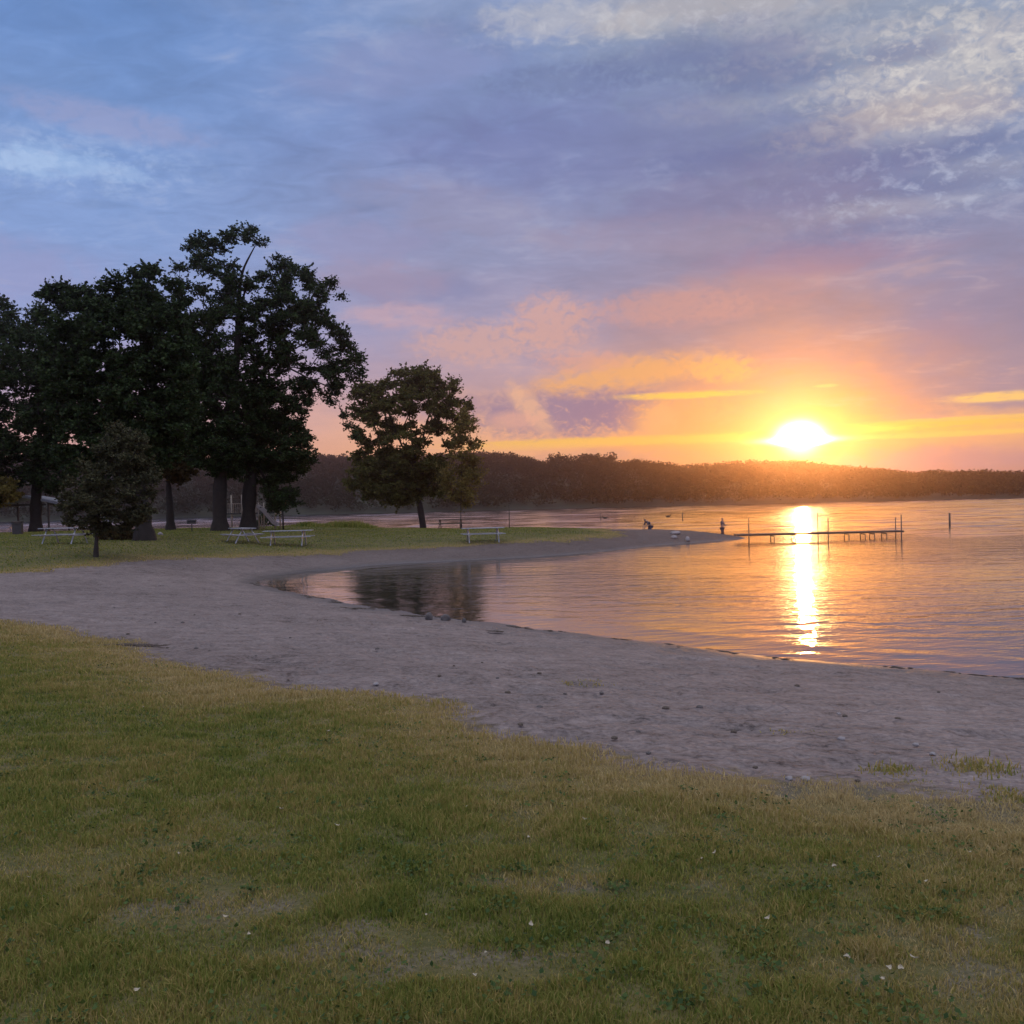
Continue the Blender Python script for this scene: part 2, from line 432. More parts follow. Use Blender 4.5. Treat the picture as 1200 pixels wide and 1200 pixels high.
near_edge = [(-160, 712), (-60, 722), (0, 729), (60, 735), (120, 750), (180, 768), (260, 788), (330, 803), (420, 815), (500, 828), (560, 845), (640, 866), (720, 886), (790, 901),
             (900, 913), (1000, 918), (1100, 926), (1200, 938), (1300, 946)]
far_edge = [(-160, 684), (-60, 676), (0, 672), (60, 668), (110, 663), (170, 658), (230, 654), (300, 652), (380, 649), (450, 645), (520, 641), (600, 637), (660, 634.5), (705, 630), (730, 626)]
ne = [tuple(hit(u, v)[:2]) for u, v in near_edge]; fe = [tuple(hit(u, v)[:2]) for u, v in far_edge]
LAWN1 = np.array([(-300, ne[0][1]+30), (-60, ne[0][1]+4)]+ne+[(22, ne[-1][1]-2), (200, -60), (200, -390), (-300, -390)])
LAWN2 = np.array([(-400, fe[0][1]+6), (-60, fe[0][1]+1)]+fe+[(6, 80), (-2, 90), (-14, 96), (-26, 97), (-45, 99), (-80, 104), (-160, 114), (-400, 140)])
def lawn_mask(x, y):
    n = (fbm(x*.7+3, y*.7, 4)-.5)
    a = sdf(LAWN1, x, y)+n*1.1; b = sdf(LAWN2, x, y)+n*2.0
    return np.maximum(a, b)

# grid lines: dense where the photo looks closely, coarse far off
def lines(segs):
    out = []
    for a, b, s in segs: out += list(np.arange(a, b-1e-6, s))
    out.append(segs[-1][1]); return np.array(out)
gx = lines([(-410, -90, 16), (-90, -30, 1.5), (-30, -12, .4), (-12, 14, .16), (14, 30, .4), (30, 90, 3), (90, 400, 16)])
gy = lines([(-390, -20, 16), (-20, 2, 1.), (2, 8, .25), (8, 28, .16), (28, 62, .3), (62, 112, .8), (112, 157, 5)])
GX, GY = np.meshgrid(gx, gy)
GZ = ground(GX, GY)
MK = lawn_mask(GX, GY); SD = sdf(LAND, GX, GY)
# trampled sand: many shallow dents on the bare beach
dent = np.zeros_like(GZ)
kx = (MK < .2) & (SD > .6) & (GY > 4) & (GY < 60) & (np.abs(GX) < 32)
dent += np.where(kx, -(sstep(fbm(GX*2.6, GY*2.6+40, 2), .58, .72))*.035+(fbm(GX*4.3+11, GY*4.3, 2)-.5)*.02, 0)
GZ = GZ+dent
nx, ny = len(gx), len(gy)
idx = np.arange(nx*ny).reshape(ny, nx)
quads = np.stack([idx[:-1, :-1], idx[:-1, 1:], idx[1:, 1:], idx[1:, :-1]], -1).reshape(-1, 4)
VV = np.stack([GX, GY, GZ], -1).reshape(-1, 3)
mkf = MK.ravel(); sdfl = SD.ravel()
qm = mkf[quads].max(1)
is_lawn = qm > -.9
keep = sdfl[quads].max(1) > -30

def sand_nodes(nb):
    pos = nb.new("ShaderNodeNewGeometry").outputs["Position"]
    s_ = nb.new("ShaderNodeSeparateXYZ"); nb.link(pos, s_.inputs[0])
    n1 = nb.noise(pos, .35, 4, .6); n2 = nb.noise(pos, 3.2, 5, .65); n3 = nb.noise(pos, 17, 4, .75)
    f = nb.add(nb.add(nb.mul(n1, .22), nb.mul(n2, .33)), nb.mul(n3, .45))
    col = nb.ramp(f, [(.38, (.052, .038, .034, 1)), (.45, (.146, .114, .104, 1)), (.54, (.205, .163, .150, 1)), (.66, (.295, .24, .222, 1))])
    spots = nb.step(nb.noise(pos, 11, 4, .7), .635, .70)            # bits of dark weed and gravel
    col = nb.mix(nb.mul(spots, .6), col, (.07, .055, .04, 1))
    wet = nb.step(nb.add(s_.outputs[2], nb.mul(nb.sub(n2, .5), .12)), .20, .02)
    col = nb.mix(nb.mul(wet, .72), col, (.055, .042, .034, 1))
    rough = nb.sub(.92, nb.mul(wet, .45))
    hgt = nb.add(nb.mul(nb.noise(pos, 3.4, 3, .6), .06), nb.add(nb.mul(nb.step(nb.noise(pos, 6.5, 2, .5), .40, .62), .045), nb.mul(nb.noise(pos, 24, 3, .65), .016)))
    vo = nb.new("ShaderNodeTexVoronoi"); vo.inputs["Scale"].default_value = 2.1; vo.inputs["Randomness"].default_value = 1.
    nb.link(nb.vm("ADD", pos, nb.vm("MULTIPLY", nb.noise(pos, 3., 2, .5, color=True), (.25, .25, 0.))), vo.inputs["Vector"])
    foot_ = nb.step(vo.outputs["Distance"], .26, .10)
    hgt = nb.sub(hgt, nb.mul(foot_, nb.step(n1, .40, .55, 0., .075)))
    damp = nb.step(nb.add(s_.outputs[1], nb.mul(nb.sub(n2, .5), 14.)), 40., 56., 0., .68)
    col = nb.mix(damp, col, (.085, .058, .048, 1))
    hgt = nb.mul(hgt, nb.sub(1., nb.mul(wet, .85)))
    return pos, col, rough, hgt
def bump(nb, h, dist=1., strength=1.):
    b = nb.new("ShaderNodeBump"); b.inputs["Strength"].default_value = strength; b.inputs["Distance"].default_value = dist
    nb.link(h, b.inputs["Height"]); return b.outputs[0]

m_sand, nb, out = new_mat("beach_sand")
pos, col, rough, hgt = sand_nodes(nb)
p = nb.new("ShaderNodeBsdfPrincipled"); p.inputs["Specular IOR Level"].default_value = .3
nb.link(col, p.inputs["Base Color"]); nb.link(rough, p.inputs["Roughness"]); nb.link(bump(nb, hgt, 1., .8), p.inputs["Normal"]); nb.link(p.outputs[0], out.inputs[0])

m_lawn, nb, out = new_mat("lawn_turf")
pos, scol, rough, hgt = sand_nodes(nb)
mk = nb.new("ShaderNodeAttribute", attribute_name="mask").outputs["Fac"]
bare = nb.new("ShaderNodeAttribute", attribute_name="bare").outputs["Fac"]
g1 = nb.noise(pos, .45, 4, .6); g2 = nb.noise(pos, 4., 5, .65); g3 = nb.noise(pos, 45, 3, .7)
f = nb.add(nb.add(nb.mul(g1, .35), nb.mul(g2, .35)), nb.mul(g3, .3))
gcol = nb.ramp(f, [(.32, (.040, .042, .014, 1)), (.46, (.085, .080, .026, 1)), (.58, (.135, .112, .042, 1)), (.72, (.20, .155, .07, 1))])
edge = nb.step(nb.add(mk, nb.mul(nb.sub(g2, .5), 1.5)), 2.2, .1)
gcol = nb.mix(nb.mul(edge, .75), gcol, (.21, .145, .055, 1))
soil = nb.ramp(g3, [(.3, (.070, .058, .034, 1)), (.7, (.18, .15, .095, 1))])
gcol = nb.mix(nb.step(nb.add(bare, nb.mul(nb.sub(g2, .5), .9)), .35, .7), gcol, soil)
tosand = nb.step(nb.add(mk, nb.mul(nb.sub(nb.noise(pos, 5.5, 5, .7), .5), 2.2)), .35, -.25)
col = nb.mix(tosand, gcol, scol)
p = nb.new("ShaderNodeBsdfPrincipled"); p.inputs["Specular IOR Level"].default_value = .2; p.inputs["Roughness"].default_value = .95
nb.link(col, p.inputs["Base Color"])
h2 = nb.add(nb.mul(g2, .04), nb.mul(g3, .012))
nb.link(bump(nb, nb.mix(tosand, nb.gray(h2), nb.gray(hgt)), 1., .8), p.inputs["Normal"]); nb.link(p.outputs[0], out.inputs[0])

# bare patches worn in the near lawn
patches = []
for (u, v, w, d) in ((400, 1112, .42, .22), (290, 1062, .34, .2), (470, 1130, .3, .14), (1075, 1098, .26, .16), (1180, 1172, .34, .2), (1190, 1075, .26, .16), (40, 1022, .4, .25), (240, 1075, .35, .2),
                     (950, 1150, .3, .16), (620, 1130, .3, .14), (1130, 945, .9, .6), (1010, 935, .7, .4), (690, 1040, .5, .2)):
    q = hit(u, v); patches.append((q[0], q[1], w, d))
def bare_at(x, y):
    x = np.asarray(x, float); y = np.asarray(y, float); b = np.zeros(x.shape)
    n = fbm(x*3.1, y*3.1+7, 3)-.5
    for (cx, cy, w, d) in patches:
        r2 = ((x-cx)/w)**2+((y-cy)/d)**2
        b = np.maximum(b, np.clip(1.25-r2*.8+n*2.8, 0, 1)*.75)
    return np.maximum(b, sstep(fbm(x*1.3+50, y*1.3, 3), .66, .8)*.5)*(.6+.6*fbm(x*9, y*9+3, 2))
BR = bare_at(GX, GY).ravel()

def sub_mesh(name, sel, mat, attrs):
    q = quads[sel]; used = np.unique(q); remap = np.full(len(VV), -1); remap[used] = np.arange(len(used))
    return np_mesh(name, VV[used], remap[q], mat, None, True, {k: a[used] for k, a in attrs.items()})
beach = tag(sub_mesh("beach", keep & ~is_lawn, m_sand, {}), "grey trampled sand beach curving round the cove", kind="structure")
lawn = tag(sub_mesh("lawn", keep & is_lawn, m_lawn, {"mask": mkf, "bare": BR}), "mown lawn with dry edges and worn patches", kind="structure")

# ------------------------------------------------------------------ lake
m_water, nb, out = new_mat("lake_water")
pos = nb.new("ShaderNodeNewGeometry").outputs["Position"]
sp = nb.new("ShaderNodeSeparateXYZ"); nb.link(pos, sp.inputs[0])
# ripples run with their crests across the view; stretched along x
v1 = nb.vec(nb.mul(sp.outputs[0], .42), nb.add(sp.outputs[1], nb.mul(sp.outputs[0], .12)), 0.)
v2 = nb.vec(nb.mul(sp.outputs[0], .6), nb.sub(sp.outputs[1], nb.mul(sp.outputs[0], .25)), 3.)
w1 = nb.noise(v1, .9, 3, .5, .3); w2 = nb.noise(v2, 2.6, 4, .55, .2)
calm = nb.noise(pos, .05, 2, .5)
cz = nb.step(calm, .38, .62, .45, 1.)
shoreatt = nb.new("ShaderNodeAttribute", attribute_name="offshore").outputs["Fac"]
openw = nb.step(nb.add(shoreatt, nb.mul(sp.outputs[0], .5)), -1., 12., .48, 1.)
amp = nb.mul(cz, openw)
hh = nb.mul(nb.mul(nb.add(nb.mul(w1, .06), nb.mul(w2, .028)), amp), nb.step(sp.outputs[1], 60., 110., 1., .6))
p = nb.new("ShaderNodeBsdfPrincipled")
p.inputs["Base Color"].default_value = (.018, .020, .018, 1); nb.link(nb.step(sp.outputs[1], 90., 260., .028, .10), p.inputs["Roughness"])
p.inputs["IOR"].default_value = 2.3; p.inputs["Specular IOR Level"].default_value = .9
nb.link(bump(nb, hh, 1., 1.), p.inputs["Normal"]); nb.link(p.outputs[0], out.inputs[0])
wx = lines([(-1180, -340, 60), (-340, -60, 2), (-60, -14, 1.6), (-14, 16, .25), (16, 60, 1.6), (60, 340, 2), (340, 1180, 60)])
wy = lines([(-60, 8, 8), (8, 14, .5), (14, 60, .25), (60, 200, .42), (200, 545, .9), (545, 1080, 60)])
WX, WY = np.meshgrid(wx, wy)
WS = -sdf(LAND, WX, WY)-(fbm(WX*.9, WY*.9, 3)-.5)*.5
WZ = .011*np.exp(-((WS-.45-.25*(vnoise(WX*.4, WY*.4)-.5))/.16)**2)*sstep(vnoise(WX*.25+4, WY*.25), .2, .6)+.012*np.exp(-((WS-1.5)/.3)**2)
# open-water chop: real waves beyond the jetty, longer and higher farther out
chop = sstep(WS, 3, 16)*sstep(WY, 50, 90)
w_a = (vnoise(WX*.16+5, WY*.62+WX*.05)-.5)*.16+(vnoise(WX*.28+60, WY*1.05-WX*.09)-.5)*.06
w_b = (vnoise(WX*.08+9, WY*.19+WX*.02)-.5)*.38+(vnoise(WX*.13+31, WY*.27-WX*.04)-.5)*.24
WZ = WZ+.7*chop*(w_a*sstep(WY, 230, 150)+w_b*sstep(WY, 140, 260))*sstep(np.abs(WX), 335, 300)
wi = np.arange(WX.size).reshape(WX.shape)
wq = np.stack([wi[:-1, :-1], wi[:-1, 1:], wi[1:, 1:], wi[1:, :-1]], -1).reshape(-1, 4)
wsel = WS.ravel()[wq].max(1) > -4
uw = np.unique(wq[wsel]); rm = np.full(WX.size, -1); rm[uw] = np.arange(len(uw))
tag(np_mesh("lake", np.stack([WX, WY, WZ], -1).reshape(-1, 3)[uw], rm[wq[wsel]], m_water, None, True, {"offshore": WS.ravel()[uw]}),
    "calm rippled lake reflecting the sunset", kind="structure")

# ------------------------------------------------------------------ far hills and their woods
crest = np.array([(-400, 540), (0, 538), (200, 536), (300, 534), (370, 535), (450, 537), (520, 532), (560, 530), (600, 533), (625, 539), (648, 544.5), (690, 544.5), (721, 543), (740, 538), (770, 542), (800, 547),
                  (840, 545), (880, 541), (938, 542), (980, 547), (1030, 549), (1060, 552), (1075, 554), (1090, 551), (1200, 553), (1400, 556), (1700, 560)], float)
CY = 800.
cw = np.array([at(u, v, CY) for u, v in crest])        # crest points incl. tree tops
TREEH = 7.5
def crest_h(x): return np.interp(x, cw[:, 0], cw[:, 2])
def fieldm(x): return sstep(x, at(636, 540, CY)[0], at(646, 540, CY)[0])*sstep(x, at(723, 540, CY)[0], at(718, 540, CY)[0])
def hill(x, y):
    x = np.asarray(x, float); y = np.asarray(y, float)
    xs = x*CY/np.maximum(y, 300)                       # radial layout about the bay
    top = crest_h(xs)-TREEH*(1-fieldm(xs))
    t = np.clip((y-515-25*(fbm(x*.006, x*0+2)-.5))/(CY-515), -1, 1.6)
    prof = np.where(t < 1, 1-(1-np.clip(t, 0, 1))**1.8, 1-.15*(t-1))
    return np.where(t < 0, t*6, .4+(top-.4)*prof)+(t > .05)*(t < .95)*(fbm(x*.02, y*.02)-.5)*5
hx = np.arange(-1150, 1151, 12.); hy = lines([(490, 560, 5), (560, 860, 10), (860, 1060, 25)])
HX, HY = np.meshgrid(hx, hy); HZ = hill(HX, HY)
hi_ = np.arange(HX.size).reshape(HX.shape)
m_hill = simple_mat("hill_earth", (.022, .025, .013), .95, .5, .02)
tag(np_mesh("hills", np.stack([HX, HY, HZ], -1).reshape(-1, 3), np.stack([hi_[:-1, :-1], hi_[:-1, 1:], hi_[1:, 1:], hi_[1:, :-1]], -1).reshape(-1, 4), m_hill, None, True),
    "low hills across the lake", kind="structure")

def leaf_mat(name, dark, lightc, trans=.25, spec=.2):
    m, nb, out = new_mat(name)
    rnd = nb.new("ShaderNodeAttribute", attribute_name="rnd").outputs["Fac"]
    pos = nb.new("ShaderNodeNewGeometry").outputs["Position"]
    f = nb.add(nb.mul(rnd, .6), nb.mul(nb.noise(pos, .8, 3, .6), .5))
    col = nb.ramp(f, [(.25, dark+(1,)), (.85, lightc+(1,))])
    d = nb.new("ShaderNodeBsdfPrincipled"); nb.link(col, d.inputs["Base Color"]); d.inputs["Roughness"].default_value = .7; d.inputs["Specular IOR Level"].default_value = spec
    t = nb.new("ShaderNodeBsdfTranslucent"); nb.link(col, t.inputs[0])
    ms = nb.new("ShaderNodeMixShader"); ms.inputs[0].default_value = trans
    nb.link(d.outputs[0], ms.inputs[1]); nb.link(t.outputs[0], ms.inputs[2]); nb.link(ms.outputs[0], out.inputs[0])
    return m
def leaves_geo(cen, size, g, up=.5, aspect=.62):
    """a diamond-ish folded leaf spray at each centre"""
    n = len(cen)
    a = g.normal(size=(n, 3)); a[:, 2] *= .6; a /= np.linalg.norm(a, axis=1)[:, None]
    nn = g.normal(size=(n, 3)); nn[:, 2] += up; b = np.cross(a, nn); b /= np.linalg.norm(b, axis=1)[:, None]+1e-9
    c = np.cross(a, b)
    s = (size*(.6+.8*g.random(n)))[:, None] if np.ndim(size) else (size*(.6+.8*g.random(n)))[:, None]
    V = np.stack([cen-a*s*.5, cen+b*s*aspect*.5+c*s*.12, cen+a*s*.55, cen-b*s*aspect*.5+c*s*.12], 1).reshape(-1, 3)
    Fq = np.arange(4*n).reshape(-1, 4)
    return V, Fq, np.repeat(g.random(n), 4)

g = np.random.default_rng(21)
m_fleaf = leaf_mat("far_foliage", (.020, .022, .012), (.024, .027, .014), .35, 0.)
cs = []; sz = []
NT = 10500
ty = 509+(g.random(NT)**.9)*296; tx = g.uniform(-.66, .66, NT)*ty
crestx = np.arange(-1000, 1000, 4.2)+g.normal(size=len(np.arange(-1000, 1000, 4.2)))*1.5
tx = np.concatenate([tx, crestx, crestx+2]); ty = np.concatenate([ty, CY+g.normal(size=len(crestx))*5, CY-18+g.normal(size=len(crestx))*6])
for x, y in zip(tx, ty):
    xs = x*CY/y
    if fieldm(xs) > .3 and y > 735: continue
    if abs(x) > .68*y: continue
    z = float(hill(x, y))
    if z < .15: continue
    h = TREEH*(.55+.55*g.random()**1.2); r = h*.55
    k = 40
    q = g.normal(size=(k, 3)); q /= np.linalg.norm(q, axis=1)[:, None]; q *= (g.random(k)**.4)[:, None]
    cs.append(np.array([x, y, z+h*.55])+q*np.array([r, r, h*.46])); sz.append(np.full(k, h*.17))
fx, fy = at(648, 541, CY)[0], CY-4
z0 = float(hill(fx, fy)); q = g.normal(size=(26, 3))*np.array([.9, .9, 1.6]); cs.append(np.array([fx, fy, z0+2.4])+q); sz.append(np.full(26, 1.4))
cs = np.concatenate(cs); sz = np.concatenate(sz)
V, Fq, rn = leaves_geo(cs, sz, g, .8, .8)
tag(np_mesh("far_woods", V, Fq, m_fleaf, None, False, {"rnd": rn}), "dark woods covering the hills across the lake", kind="stuff")

# ------------------------------------------------------------------ trees
m_bark = simple_mat("bark", (.024, .018, .014), .95, .5, 3., .03)
m_bark2 = simple_mat("young_bark", (.035, .027, .021), .9, .4, 5., .01)
m_oak = leaf_mat("oak_foliage", (.012, .023, .007), (.044, .070, .019), .22)
m_wil = leaf_mat("bushy_foliage", (.034, .036, .016), (.085, .080, .034), .2)
m_map = leaf_mat("maple_foliage", (.042, .048, .011), (.14, .125, .030), .42)
m_yel = leaf_mat("young_foliage", (.11, .088, .022), (.24, .18, .045), .45)
m_brn = leaf_mat("rusty_foliage", (.040, .030, .012), (.10, .066, .022), .25)

def in_poly(poly, u, v):
    return float(sdf(poly, np.array([u]), np.array([v]))[0])

def make_tree(name, label, base_px, trunk_px, outline, nclump, rr, nleaf, leaf, leafmat, bark, seed, trunk_r, holes=(), limbs=(), extra=(), depth=1., group="trees on the lake shore", Y=None, tipr=.022, dens=1.0, fill=.10, core=None):
    g = np.random.default_rng(seed)
    b = foot(*base_px) if Y is None else None
    if b is None:
        q = at(base_px[0], base_px[1], Y); b = np.array([q[0], q[1], gz(q[0], q[1])])
    Y = b[1]; S = Y/F; leaf = leaf*max(1., Y/68)
    root = empty(name, b, label, "tree", 0., group)
    W3 = lambda u, v, dy=0.: at(u, v, Y+dy)*np.array([1, 1, 1])
    poly = np.array(outline, float)
    lo, hi = poly.min(0), poly.max(0)
    # clump centres by dart throwing inside the crown
    cl = []; tries = 0
    while len(cl) < nclump and tries < 20000:
        tries += 1
        u, v = g.uniform(lo[0], hi[0]), g.uniform(lo[1], hi[1])
        e = in_poly(poly, u, v)
        r = g.uniform(*rr)
        if e < r*.72: continue
        if any((u-hu)**2+(v-hv)**2 < (hr+r*.55)**2 for hu, hv, hr in holes): continue
        half = min(e, 90)*depth*S
        dy = g.uniform(-1, 1)*half
        if any((u-c[0])**2+(v-c[1])**2+((dy-c[3])/S)**2 < (.5*(r+c[2])/dens)**2 for c in cl): continue
        cl.append((u, v, r, dy))
    if core:                                          # the dense shaded heart of the crown
        cu, cv, ru, rv, nc = core
        for _ in range(nc):
            a = g.uniform(0, 2*math.pi); q = math.sqrt(g.random()); r = g.uniform(*rr)*1.1
            cl.append((cu+ru*q*math.cos(a), cv+rv*q*math.sin(a), r, g.uniform(-.5, .5)*ru*S))
    for (u, v, r) in extra: cl.append((u, v, r, g.uniform(-.3, .3)*r*S))
    # skeleton
    nodes = []; par = []; chains = []
    def chain(pts, parent):
        ids = []
        for q in pts:
            nodes.append(np.array(q)); par.append(parent); parent = len(nodes)-1; ids.append(parent)
        return ids
    tp = [W3(u, v, 0.) for u, v in trunk_px]; tp[0] = b-np.array([0, 0, .25])
    tids = chain(tp, -1); chains.append(tids)
    for lm in limbs:
        pts = [W3(u, v, dy) for u, v, dy in lm]
        j = min(range(len(nodes)), key=lambda i: np.linalg.norm(nodes[i]-pts[0]))
        chains.append([j]+chain(pts, j))
    cen = [W3(u, v, dy) for u, v, r, dy in cl]
    base_h = tp[min(2, len(tp)-1)][2]
    order = sorted(range(len(cl)), key=lambda i: min(np.linalg.norm(cen[i]-q) for q in tp[1:]))
    lstart = {}
    for i in order:
        c = cen[i]
        N_ = np.array(nodes); dv = c-N_; dist = np.linalg.norm(dv, axis=1)
        cost = dist+np.maximum(-dv[:, 2], 0)*.9+np.where(N_[:, 2] < min(base_h, c[2]+.5)-.3, 6., 0)
        cost[0] = 1e9
        j = int(np.argmin(cost)); a = nodes[j]
        L = np.linalg.norm(c-a); k = max(2, int(L/.7))
        bend = np.array([0, 0, .16*L])+g.normal(size=3)*.07*L
        pts = []
        for s in range(1, k+1):
            t = s/k; pts.append(a+(c-a)*t+bend*4*t*(1-t)*.5+g.normal(size=3)*.04*L*(t < 1))
        ids = chain(pts, j); chains.append([j]+ids)
        # twigs inside the clump
        r = cl[i][2]*S
        for _ in range(5):
            q = g.normal(size=3); q[2] = q[2]*.6+.2; q *= r*1.05/np.linalg.norm(q)
            chains.append([ids[-1]]+chain([c+q*.5+g.normal(size=3)*.05*r, c+q], ids[-1]))
    # radii by counting tips downstream
    cnt = np.zeros(len(nodes)); haschild = np.zeros(len(nodes), bool)
    for i, q in enumerate(par):
        if q >= 0: haschild[q] = True
    for i in range(len(nodes)-1, -1, -1):
        if not haschild[i]: cnt[i] += 1
        if par[i] >= 0: cnt[par[i]] += cnt[i]
    rad = tipr*cnt**.47
    sc_ = trunk_r/rad[1 if len(rad) > 1 else 0]
    big = cnt/cnt.max(); rad = rad*(1+(sc_-1)*sstep(np.sqrt(big), .15, .85)) if sc_ > 1 else np.minimum(rad, trunk_r)
    for k, i in enumerate(tids):
        t = k/max(1, len(tids)-1); rad[i] = min(rad[i], trunk_r*((1-t)**1.15*.95+.06))
    for i in range(len(nodes)):
        if par[i] >= 0 and i not in tids: rad[i] = min(rad[i], max(.015, rad[par[i]]*(.62 if par[i] in tids else .94)))
    VB = []; FB = []; nv = 0
    for ch in chains:
        P_ = np.array([nodes[i] for i in ch]); rr_ = np.array([rad[i] for i in ch])
        if ch is not tids: rr_[0] = min(rr_[0], rr_[1]*1.25)
        else:
            rr_[0] = rr_[1]*1.06
        if ch is tids and len(P_) > 2:      # finer trunk with a root flare
            t = np.linspace(0, len(P_)-1, (len(P_)-1)*5+1); ii = np.arange(len(P_))
            P_ = np.stack([np.interp(t, ii, P_[:, k]) for k in range(3)], 1)
            for _ in range(3): P_[1:-1] = (P_[:-2]+2*P_[1:-1]+P_[2:])/4
            rr_ = np.interp(t, ii, rr_)*(1+.06*g.normal(size=len(t)))
            fl = (P_[:, 2]-b[2]); rr_ = rr_[:]*1.0
            rr_ += trunk_r*.42*np.exp(-np.maximum(fl, 0)/.35)
        v, f = tube_geo(P_, rr_, 10 if rr_[0] > .12 else 5, False)
        VB.append(v); FB.append(np.array(f)+nv); nv += len(v)
    # leaves: sub-sprays inside each clump
    area = np.array([c[2]**2 for c in cl]); share = area/area.sum()
    LC = []; spray = []
    for c, (u, v, r, dy), sh in zip(cen, cl, share):
        n = int(nleaf*sh)+6
        # feathery shoots reaching out of the clump, a third of its leaves
        ns = 7; dr = g.normal(size=(ns, 3)); dr[:, 2] = dr[:, 2]*.55+.25; dr /= np.linalg.norm(dr, axis=1)[:, None]
        kk = g.integers(0, ns, n//3); t = g.uniform(.5, 1.75, n//3)**1.0
        LC.append(c+dr[kk]*(t*r*S)[:, None]+np.clip(g.normal(size=(n//3, 3)), -1.5, 1.5)*(r*S*.10*(2.-t))[:, None])
        for d_ in dr: spray.append(np.array([c+d_*.3*r*S, c+d_*1.0*r*S, c+d_*1.7*r*S]))
        n = n-n//3; m = max(4, n//14)
        q = g.normal(size=(m, 3)); q /= np.linalg.norm(q, axis=1)[:, None]
        q *= (g.random(m)**.5)[:, None]*r*S*1.06; q[:, 2] *= .72
        kk = g.integers(0, m, n)
        LC.append(c+q[kk]+np.clip(g.normal(size=(n, 3)), -1.5, 1.5)*np.array([1, 1, .6])*max(r*S*.17, leaf*.7))
    # sprays hanging along the boughs, filling between the clumps
    nd = np.array([q for i, q in enumerate(nodes) if i not in tids and cnt[i] < 60])
    k = g.integers(0, len(nd), int(nleaf*fill)); q = nd[k]+np.clip(g.normal(size=(len(k), 3)), -1.3, 1.3)*S*np.array([4, 4, 3])
    LC.append(q); LC = np.concatenate(LC)
    V, Fq, rn = leaves_geo(LC, leaf, g)
    for P_ in spray:
        v, f = tube_geo(P_, np.array([.016, .011, .004])*max(1., Y/75), 3, False); VB.append(v); FB.append(np.array(f)+nv); nv += len(v)
    np_mesh("trunk", np.concatenate(VB)-b, np.concatenate(FB), bark, root, True)
    np_mesh("crown", V-b, Fq, leafmat, root, False, {"rnd": rn})
    return root

A_out = [(200, 330), (204, 292), (216, 280), (232, 270), (262, 264), (290, 262), (312, 268), (325, 279), (312, 287), (296, 292), (300, 320), (315, 345), (306, 400), (322, 450), (312, 520), (290, 565), (240, 562), (214, 540), (203, 480), (198, 420), (194, 360)]
make_tree("oak_tree", "tallest dark oak whose flat bare-limbed top rises above the whole grove", (258, 622), [(258, 622), (257, 580), (261, 530), (270, 470), (279, 410), (279, 360), (283, 318), (299, 288)],
          A_out, 250, (5, 12), 84000, .165, m_oak, m_bark, 11, .54, core=(256, 490, 40, 66, 60), holes=((288, 303, 9), (272, 300, 6), (228, 326, 8), (234, 356, 9), (255, 305, 7), (246, 330, 5), (291, 322, 6), (268, 385, 5)))
B_out = [(298, 312), (318, 300), (350, 299), (360, 310), (372, 318), (392, 326), (408, 340), (406, 375), (416, 400), (428, 420), (434, 440), (414, 456), (398, 470), (382, 478), (370, 488), (362, 500), (374, 520),
         (370, 545), (362, 575), (352, 600), (330, 610), (312, 602), (302, 560), (288, 520), (282, 450), (288, 400), (294, 350)]
make_tree("oak_tree", "broad dark oak right of the tallest, boughs reaching toward the lone leaning tree", (291, 621), [(291, 621), (292, 580), (296, 530), (303, 470), (312, 425), (322, 385)],
          B_out, 240, (5, 11), 84000, .165, m_oak, m_bark, 12, .58, core=(312, 515, 38, 70, 70), holes=((392, 362, 9), (344, 437, 7), (368, 424, 7), (312, 368, 5), (352, 408, 5), (385, 400, 6), (405, 440, 5), (350, 348, 5), (378, 450, 7)),
          limbs=([(316, 440, -1), (340, 432, -1.6), (365, 445, -2), (385, 453, -2.2), (397, 470, -2.3), (403, 498, -2.4)],), extra=((404, 486, 6), (410, 500, 6), (396, 462, 6), (415, 512, 5), (380, 462, 7)))
make_tree("oak_tree", "massive dark oak at the left edge standing over the picnic shelter", (42, 622), [(42, 622), (42, 590), (44, 550), (46, 500), (44, 450)],
          [(-90, 400), (-50, 362), (-20, 348), (5, 340), (22, 348), (45, 352), (72, 362), (98, 392), (114, 440), (110, 500), (96, 560), (70, 592), (40, 582), (14, 576), (-20, 580), (-80, 560)],
          240, (6, 14), 96000, .185, m_oak, m_bark, 13, .6, core=(36, 460, 76, 98, 120), holes=((12, 478, 3),))
make_tree("oak_tree", "wide dark oak behind the small bushy tree, pale gaps of sky in its upper crown", (170, 633), [(170, 633), (167, 600), (160, 550), (150, 490), (143, 440), (140, 400)],
          [(40, 342), (60, 328), (80, 324), (98, 332), (118, 322), (148, 316), (166, 306), (186, 308), (208, 322), (220, 360), (228, 420), (234, 480), (228, 520), (208, 552), (190, 560), (150, 568), (100, 572), (66, 545), (52, 480), (46, 410)],
          290, (6, 12), 105000, .18, m_oak, m_bark, 14, .52, core=(146, 452, 84, 104, 150), holes=((124, 397, 6), (136, 410, 4), (150, 380, 4), (196, 392, 3)))
make_tree("shade_tree", "rusty-leaved tree with a bare trunk farther off between the oaks", (200, 614), [(200, 614), (199, 590), (197, 560), (192, 520)],
          [(140, 470), (165, 452), (190, 455), (222, 470), (236, 500), (232, 550), (212, 572), (196, 566), (178, 568), (160, 548), (145, 520)],
          50, (8, 15), 15000, .28, m_brn, m_bark, 15, .42, Y=78.)
